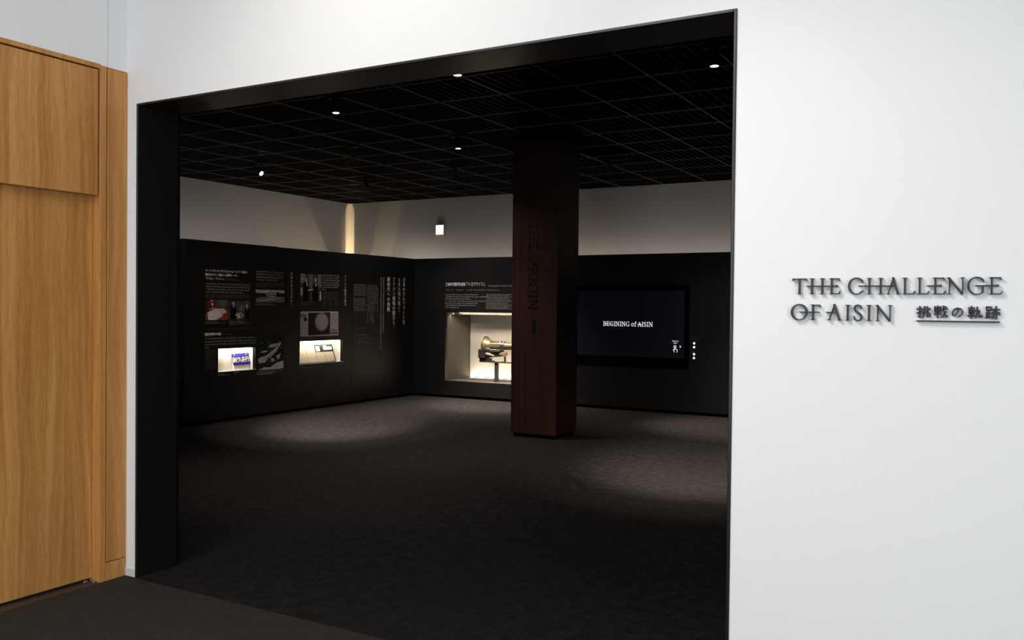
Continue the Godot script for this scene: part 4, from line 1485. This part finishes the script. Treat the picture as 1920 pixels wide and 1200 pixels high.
	for k in 3:
		small_print(st, 6.124, [6.40, 6.39, 6.25][k], 1.527 - k * 0.018, 0.010, true, 0.2)
	put("picture_caption", st, M.ink_dim, t)
	t = text_thing("text_column", "white vertical heading right of the handshake photograph")
	st = S()
	column(st, "アイシン精機の誕生", 7.085, 1.945, 0.0515, 0.046, 0.10)
	put("heading", st, M.ink_mid, t)
	st = S()
	small_column(st, 7.012, 1.94, 1.66, 0.008)
	put("translation", st, M.ink_dim, t)

	im = canvas(230, 120, Color(0.58, 0.54, 0.54))
	shape(im, Color(0.13, 0.125, 0.125), [[0.2, 0.06], [0.78, 0.04], [0.78, 0.94], [0.2, 0.96]])
	oval(im, Color(0.52, 0.48, 0.48), 0.55, 0.42, 0.20, 0.42, 0.25)
	rng.seed = 3
	for i in 90:
		var x := 0.80 + rng.randf() * 0.18
		var y := 0.06 + rng.randf() * 0.56
		shape(im, Color(0.40, 0.37, 0.37), [[x, y], [x + 0.03, y], [x + 0.03, y + 0.012], [x, y + 0.012]])
	for q in [[0.05, 0.12, 0.045], [0.13, 0.12, 0.03], [0.84, 0.74, 0.035], [0.92, 0.74, 0.03]]:
		oval(im, Color(0.18, 0.17, 0.17), q[0], q[1] + 0.04, q[2], q[2] * 1.6)
		oval(im, Color(0.55, 0.51, 0.51), q[0], q[1] + 0.04, q[2] * 0.6, q[2] * 0.9)
	oval(im, Color(0.14, 0.13, 0.13), 0.125, 0.31, 0.042, 0.09)
	for i in 6:
		shape(im, Color(0.16, 0.15, 0.15), [[0.80 + i * 0.03, 0.86], [0.822 + i * 0.03, 0.86], [0.822 + i * 0.03, 0.93], [0.80 + i * 0.03, 0.93]])
		shape(im, Color(0.2, 0.19, 0.19), [[0.735, 0.1 + i * 0.14], [0.765, 0.1 + i * 0.14], [0.765, 0.2 + i * 0.14], [0.735, 0.2 + i * 0.14]])
	printed("photo_print", grainy(im, 23, 0.15), 6.127, 1.046, 6.930, 1.402, "pale newspaper page with a dark picture of a round light, above the wide lit case")
	t = text_thing("caption", "tiny captions above and below the wide lit case")
	t.set_meta("category", "caption")
	st = S()
	for q in [[6.124, 6.40, 1.024], [6.124, 6.25, 0.622], [6.124, 6.38, 0.606]]:
		small_print(st, q[0], q[1], q[2], 0.010, true, 0.2)
	put("print", st, M.ink_dim, t)

	# --- fourth column
	t = text_thing("text_panel", "narrow block of many fine white lines left of the vertical text columns")
	st = S()
	for i in 18:
		if i == 8:
			continue
		small_print(st, 7.275, 7.57 - 0.04 * float(i == 15), 1.812 - 0.0232 * i, 0.011, true, 0.2)
	put("body_text", st, M.ink_mid, t)
	t = text_thing("text_column", "eight white vertical text columns beside the large vertical heading")
	st = S()
	for i in 8:
		small_column(st, 7.612 + i * 0.0345, 1.812, [1.235, 1.40, 1.235, 1.25, 1.195, 1.36, 1.53, 1.40][i], 0.021)
	put("body_text", st, M.ink_mid, t)
	t = text_thing("text_column", "large white vertical heading of four columns near the corner of the left partition")
	st = S()
	column(st, "日本のクルマづくりを、", 8.545, 1.955, 0.0765, 0.070, 0.085)
	column(st, "ともに切り拓く。", 8.415, 1.955, 0.0765, 0.068, 0.085)
	column(st, "アイシン精機の誕生と、", 8.278, 1.955, 0.0765, 0.070, 0.085)
	column(st, "新時代への挑戦", 8.137, 1.955, 0.0805, 0.074, 0.09)
	put("heading", st, M.ink, t)
	for q in [["Shaping the Future of Japanese Car Manufacturing", 8.010, 0.868], ["The Birth of Aisin Seiki and Meeting the Challenges of a New Era", 7.945, 1.145]]:
		var tm := text_mesh(q[0], 0.026, serif, 0.0005)
		var o2 := put_mesh("translation", tm, M.ink_mid, t, Vector3(q[1], 1.945, 0.001))
		o2.rotation.z = -PI / 2.0
		o2.scale = Vector3(q[2] / tm.get_aabb().size.x, 1, 1)
	t = text_thing("text_panel", "three short dim caption rows under a line, low beside the vertical heading")
	st = S()
	small_print(st, 7.29, 7.80, 1.142, 0.009, true, 0.16)
	for i in 3:
		small_print(st, 7.285, 7.36, 1.043 - i * 0.055, 0.012, true, 0.2)
		small_print(st, 7.385, [7.60, 7.70, 7.58][i], 1.047 - i * 0.055, 0.012, false, 0.16)
		small_print(st, 7.385, [7.66, 7.76, 7.70][i], 1.027 - i * 0.055, 0.009, true, 0.16)
	put("body_text", st, M.ink_dim, t)


func back_graphics() -> void:
	var t := thing("text_panel", "white heading and two text blocks above the lit niche on the back partition", "text", Vector3(0, 0, PANEL_Z))
	var st := S()
	row(st, "2速半自動変速機「トヨグライド」", -3.852, 1.853, 0.0492, 0.056, 0.09)
	put("heading", st, M.ink, t)
	var tm := text_mesh("Two-Speed Semi-Automatic Transmission", 0.021, sans, 0.0005)
	put_mesh("subheading", tm, M.ink_mid, t, Vector3(-3.03, 1.826, 0.001))
	st = S()
	for q in [[-3.848, -3.77, false], [-3.74, -3.68, false], [-3.65, -3.49, true], [-3.43, -3.31, false], [-3.30, -3.10, false], [-3.085, -2.80, true]]:
		small_print(st, q[0], q[1], 1.759, 0.018, q[2], 0.13)
	put("details", st, M.ink_mid, t)
	st = S()
	for i in 7:
		small_print(st, -3.85, [-3.22, -3.03, -3.36, -3.09, -3.21, -3.27, -3.58][i], 1.684 - i * 0.0348, 0.021)
	put("body_text", st, M.ink_mid, t)
	st = S()
	for i in 11:
		small_print(st, -3.067, [-2.35, -2.62, -2.53, -2.64, -2.3, -2.4, -2.66, -2.4, -2.42, -2.65, -2.57][i], 1.690 - i * 0.0225, 0.0125, true, 0.17)
	put("translation", st, M.ink_mid, t)


# ---------------------------------------------------------------- lamps
func small_lights() -> void:
	# small lit sign box high on the back wall
	var t := thing("lit_sign_box", "small glowing white square sign box high on the back wall", "sign", Vector3(-4.559, 2.742, ROOM_Z))
	var st := S()
	span(st, Vector3(-0.091, -0.004, 0.0), Vector3(0.091, 0.188, 0.05), 0.004)
	put("housing", st, mat(Color(0.75, 0.73, 0.68), 0.6), t)
	st = S()
	span(st, Vector3(-0.079, 0.010, 0.05), Vector3(0.079, 0.176, 0.053), 0.002)
	put("sign_face", st, glow(Color(1, 1, 1), 1.6), t)
	# warm lamp in the corner behind the partitions: one open, one added with shutters to shape the bright strip
	t = thing("corner_lamp", "hidden warm lamp behind the partitions in the corner of the gallery", "lamp", Vector3(-5.98, 0.0, -9.28))
	st = S()
	rod(st, Vector3(0, 0, 0), Vector3(0, 1.28, 0), 0.012, 10)
	put("pole", st, M.lamp_black, t)
	st = S()
	lathe(st, [Vector2(0.0, 1.28), Vector2(0.02, 1.285), Vector2(0.03, 1.31), Vector2(0.02, 1.335), Vector2(0.0, 1.34)], 14, Transform3D())
	put("bulb", st, glow(Color(1.0, 0.86, 0.62), 3.0), t)
	var l := OmniLight3D.new()
	l.name = "corner_lamp_glow"
	l.position = Vector3(-5.98, 1.31, -9.28)
	l.light_energy = 0.42
	l.light_color = Color(1.0, 0.87, 0.66)
	l.light_size = 0.02
	l.omni_range = 12.0
	l.omni_attenuation = 2.0
	l.shadow_enabled = true
	add_child(l)
	t = thing("added_slit_lamp", "added hidden lamp with shutters that shape the bright strip in the gallery corner", "lamp", Vector3(-6.10, 1.3, -9.22))
	t.rotation.y = atan2(0.538, 0.53)
	st = S()
	span(st, Vector3(-0.03, -0.05, -0.02), Vector3(0.03, -0.01, 0.02), 0.004)
	rod(st, Vector3(0, -1.3, 0), Vector3(0, -0.05, 0), 0.01, 8)
	put("base", st, M.lamp_black, t)
	for s in [-1.0, 1.0]:
		st = S()
		span(st, Vector3(s * 0.038, -0.02, -0.325), Vector3(s * 0.31, 0.94, -0.32))  # boards added to cut the beam to a narrow strip
		put("shutter", st, M.void, t)
	st = S()
	span(st, Vector3(-0.31, 0.935, -0.3195), Vector3(0.31, 0.94, 0.08))  # added cap against light leaking over the shutters
	put("top_shutter", st, M.void, t)
	spot_light("added_slit_lamp_beam", Vector3(-6.10, 1.3, -9.22), Vector3(-6.638, 2.81, -9.75), 6.5, 21.0, 0.3, Color(1.0, 0.86, 0.64), 0.012)


func spot_fixture(lens: Vector3, aim: Vector3, label: String, lit: bool, energy: float, angle: float, soft: float, col := Color(1.0, 0.94, 0.89)) -> void:
	var t := thing("spotlight", label, "spotlight", Vector3(lens.x, CEIL, lens.z), "black spotlights under the louvre ceiling")
	var d := (aim - lens).normalized()
	var p := lens - t.position
	var st := S()
	span(st, Vector3(-0.09, -0.035, -0.03), Vector3(0.09, -0.001, 0.03), 0.004)
	put("adapter", st, M.lamp_black, t)
	st = S()
	var back := p - d * 0.12
	rod(st, Vector3(0, -0.03, 0), Vector3(back.x, back.y, back.z), 0.009, 10)
	put("arm", st, M.lamp_black, t)
	st = S()
	var deep := 0.07 if label.begins_with("dark") or label.begins_with("spotlight") else 0.0
	lathe(st, [Vector2(0, -0.155), Vector2(0.030, -0.150), Vector2(0.036, -0.14), Vector2(0.036, 0.006), Vector2(0.032, 0.006), Vector2(0.0312, -0.003 - deep)], 22, Transform3D(axis(Vector3.ZERO, d).basis, p))
	put("head", st, M.lamp_black, t)
	st = S()
	lathe(st, [Vector2(0.031, 0.001 - deep), Vector2(0.02, 0.0035 - deep), Vector2(0, 0.005 - deep)], 22, Transform3D(axis(Vector3.ZERO, d).basis, p))
	put("lens", st, M.lens if lit else mat(Color(0.2, 0.2, 0.2), 0.2), t)
	if lit:
		spot_light("spotlight_beam", lens + d * 0.02, aim, energy, angle, soft, col, 0.03)
		if aim.y < 0.3:
			spot_light("spotlight_spill", lens + d * 0.02, aim, energy * 0.22, minf(angle * 1.6, 70.0), soft, col, 0.03)


func spots() -> void:
	var y := CEIL - 0.16
	spot_fixture(Vector3(0.645, y - 0.035, -2.292), Vector3(0.75, 0, -2.1), "lit spotlight just behind the head of the entrance, left of the pillar top", true, 0.3, 24.0, 1.0)
	spot_fixture(Vector3(2.341, y, -3.044), Vector3(2.45, 0, -2.9), "lit spotlight near the right end of the entrance", true, 0.8, 24.0, 1.0)
	spot_fixture(Vector3(-1.12, y, -2.991), Vector3(-0.9, 0, -2.8), "lit spotlight hanging nearest the entrance in the left half of the ceiling", true, 3.5, 40.0, 1.0)
	spot_fixture(Vector3(-1.113, y, -4.998), Vector3(-0.95, 0, -4.85), "lit spotlight hanging left of the pillar in mid ceiling", true, 4.5, 38.0, 1.0)
	spot_fixture(Vector3(-4.485, y, -5.393), Vector3(-0.6, 1.0, -5.15), "bright flaring spotlight at the far left, aimed at the pillar", true, 0.5, 16.0, 1.0)
	spot_fixture(Vector3(-4.098, y, -7.142), Vector3(-2.6, 0, -7.9), "dark spotlight head farthest back on the left, near the white corner", true, 14.0, 36.0, 1.0)
	spot_fixture(Vector3(-2.351, y, -6.846), Vector3(-2.6, 0.2, -8.3), "dark spotlight head hanging far back left of the pillar", true, 46.0, 22.0, 1.0)
	spot_fixture(Vector3(-0.239, y, -7.194), Vector3(1.35, 0, -7.95), "dark spotlight head hanging far back right of the pillar", true, 26.0, 25.0, 1.0)
	# heads out of view behind the entrance wall, two added to wash the partition
	spot_fixture(Vector3(-1.15, y, -1.66), Vector3(-3.0, 0, -5.3), "dark spotlight head hidden behind the entrance head, third from the right", true, 120.0, 13.0, 1.0)
	spot_fixture(Vector3(-2.2, y, -1.66), Vector3(-4.47, 1.4, -5.4), "dark spotlight head added out of view behind the entrance head, leftmost of its row", true, 6.0, 27.0, 1.0)  # added to wash the near part of the left partition
	spot_fixture(Vector3(2.3, y, -1.66), Vector3(1.75, 0, -4.8), "dark spotlight head hidden behind the entrance head, rightmost of its row", true, 62.0, 17.5, 1.0)
	spot_fixture(Vector3(-0.5, y, -1.66), Vector3(-4.47, 1.55, -7.95), "dark spotlight head added out of view behind the entrance head, second from the right", true, 20.0, 11.5, 1.0)  # added to brighten the large vertical heading
	spot_fixture(Vector3(-2.6, y, -5.0), Vector3(-3.5, 1.75, -8.84), "spotlight head added to light the heading above the lit niche", true, 6.0, 10.5, 1.0)  # added to brighten the back heading


func lobby_lamps() -> void:
	# fittings above the frame: two added fill panels, then the downlights
	for q in [[5.6, 3.4, 2.4, 2.4, "added square fill panel on the ceiling nearest the right wall of the lobby"], [1.7, 3.0, 2.4, 1.2, "added oblong fill panel on the ceiling nearest the timber wall of the lobby"]]:
		var t := thing("fill_panel_light", q[4], "light", Vector3(q[0], 3.6, q[1]), "lobby ceiling lights")
		var st := S()
		span(st, Vector3(-q[2] / 2 - 0.03, -0.008, -q[3] / 2 - 0.03), Vector3(q[2] / 2 + 0.03, 0.0, q[3] / 2 + 0.03), 0.002)
		put("frame", st, M.base, t)
		st = S()
		span(st, Vector3(-q[2] / 2, -0.011, -q[3] / 2), Vector3(q[2] / 2, -0.008, q[3] / 2))
		put("diffuser", st, glow(Color(0.95, 0.98, 1.0), 0.35), t)
	for q in [[1.75, 1.30, 1.6, 1.9, 2.4, 0.0, "lobby downlight over the middle of the entrance"], [2.35, 1.85, 4.0, 3.85, 1.3, 0.0, "lobby downlight aimed at the metal letters"]]:
		var t := thing("downlight", q[6], "light", Vector3(q[0], 3.6, q[1]), "lobby ceiling lights")
		var st := S()
		lathe(st, [Vector2(0.065, 0), Vector2(0.065, -0.006), Vector2(0.05, -0.008)], 24, Transform3D())
		put("rim", st, M.base, t)
		st = S()
		lathe(st, [Vector2(0.05, -0.007), Vector2(0.0, -0.0072)], 24, Transform3D())
		put("lens", st, M.lens, t)
		spot_light("downlight_beam", Vector3(q[0], 3.58, q[1]), Vector3(q[3], q[4], q[5]), q[2], 58.0 if q[0] < 2.0 else 27.0, 1.0, Color(1.0, 0.97, 0.92), 0.04)
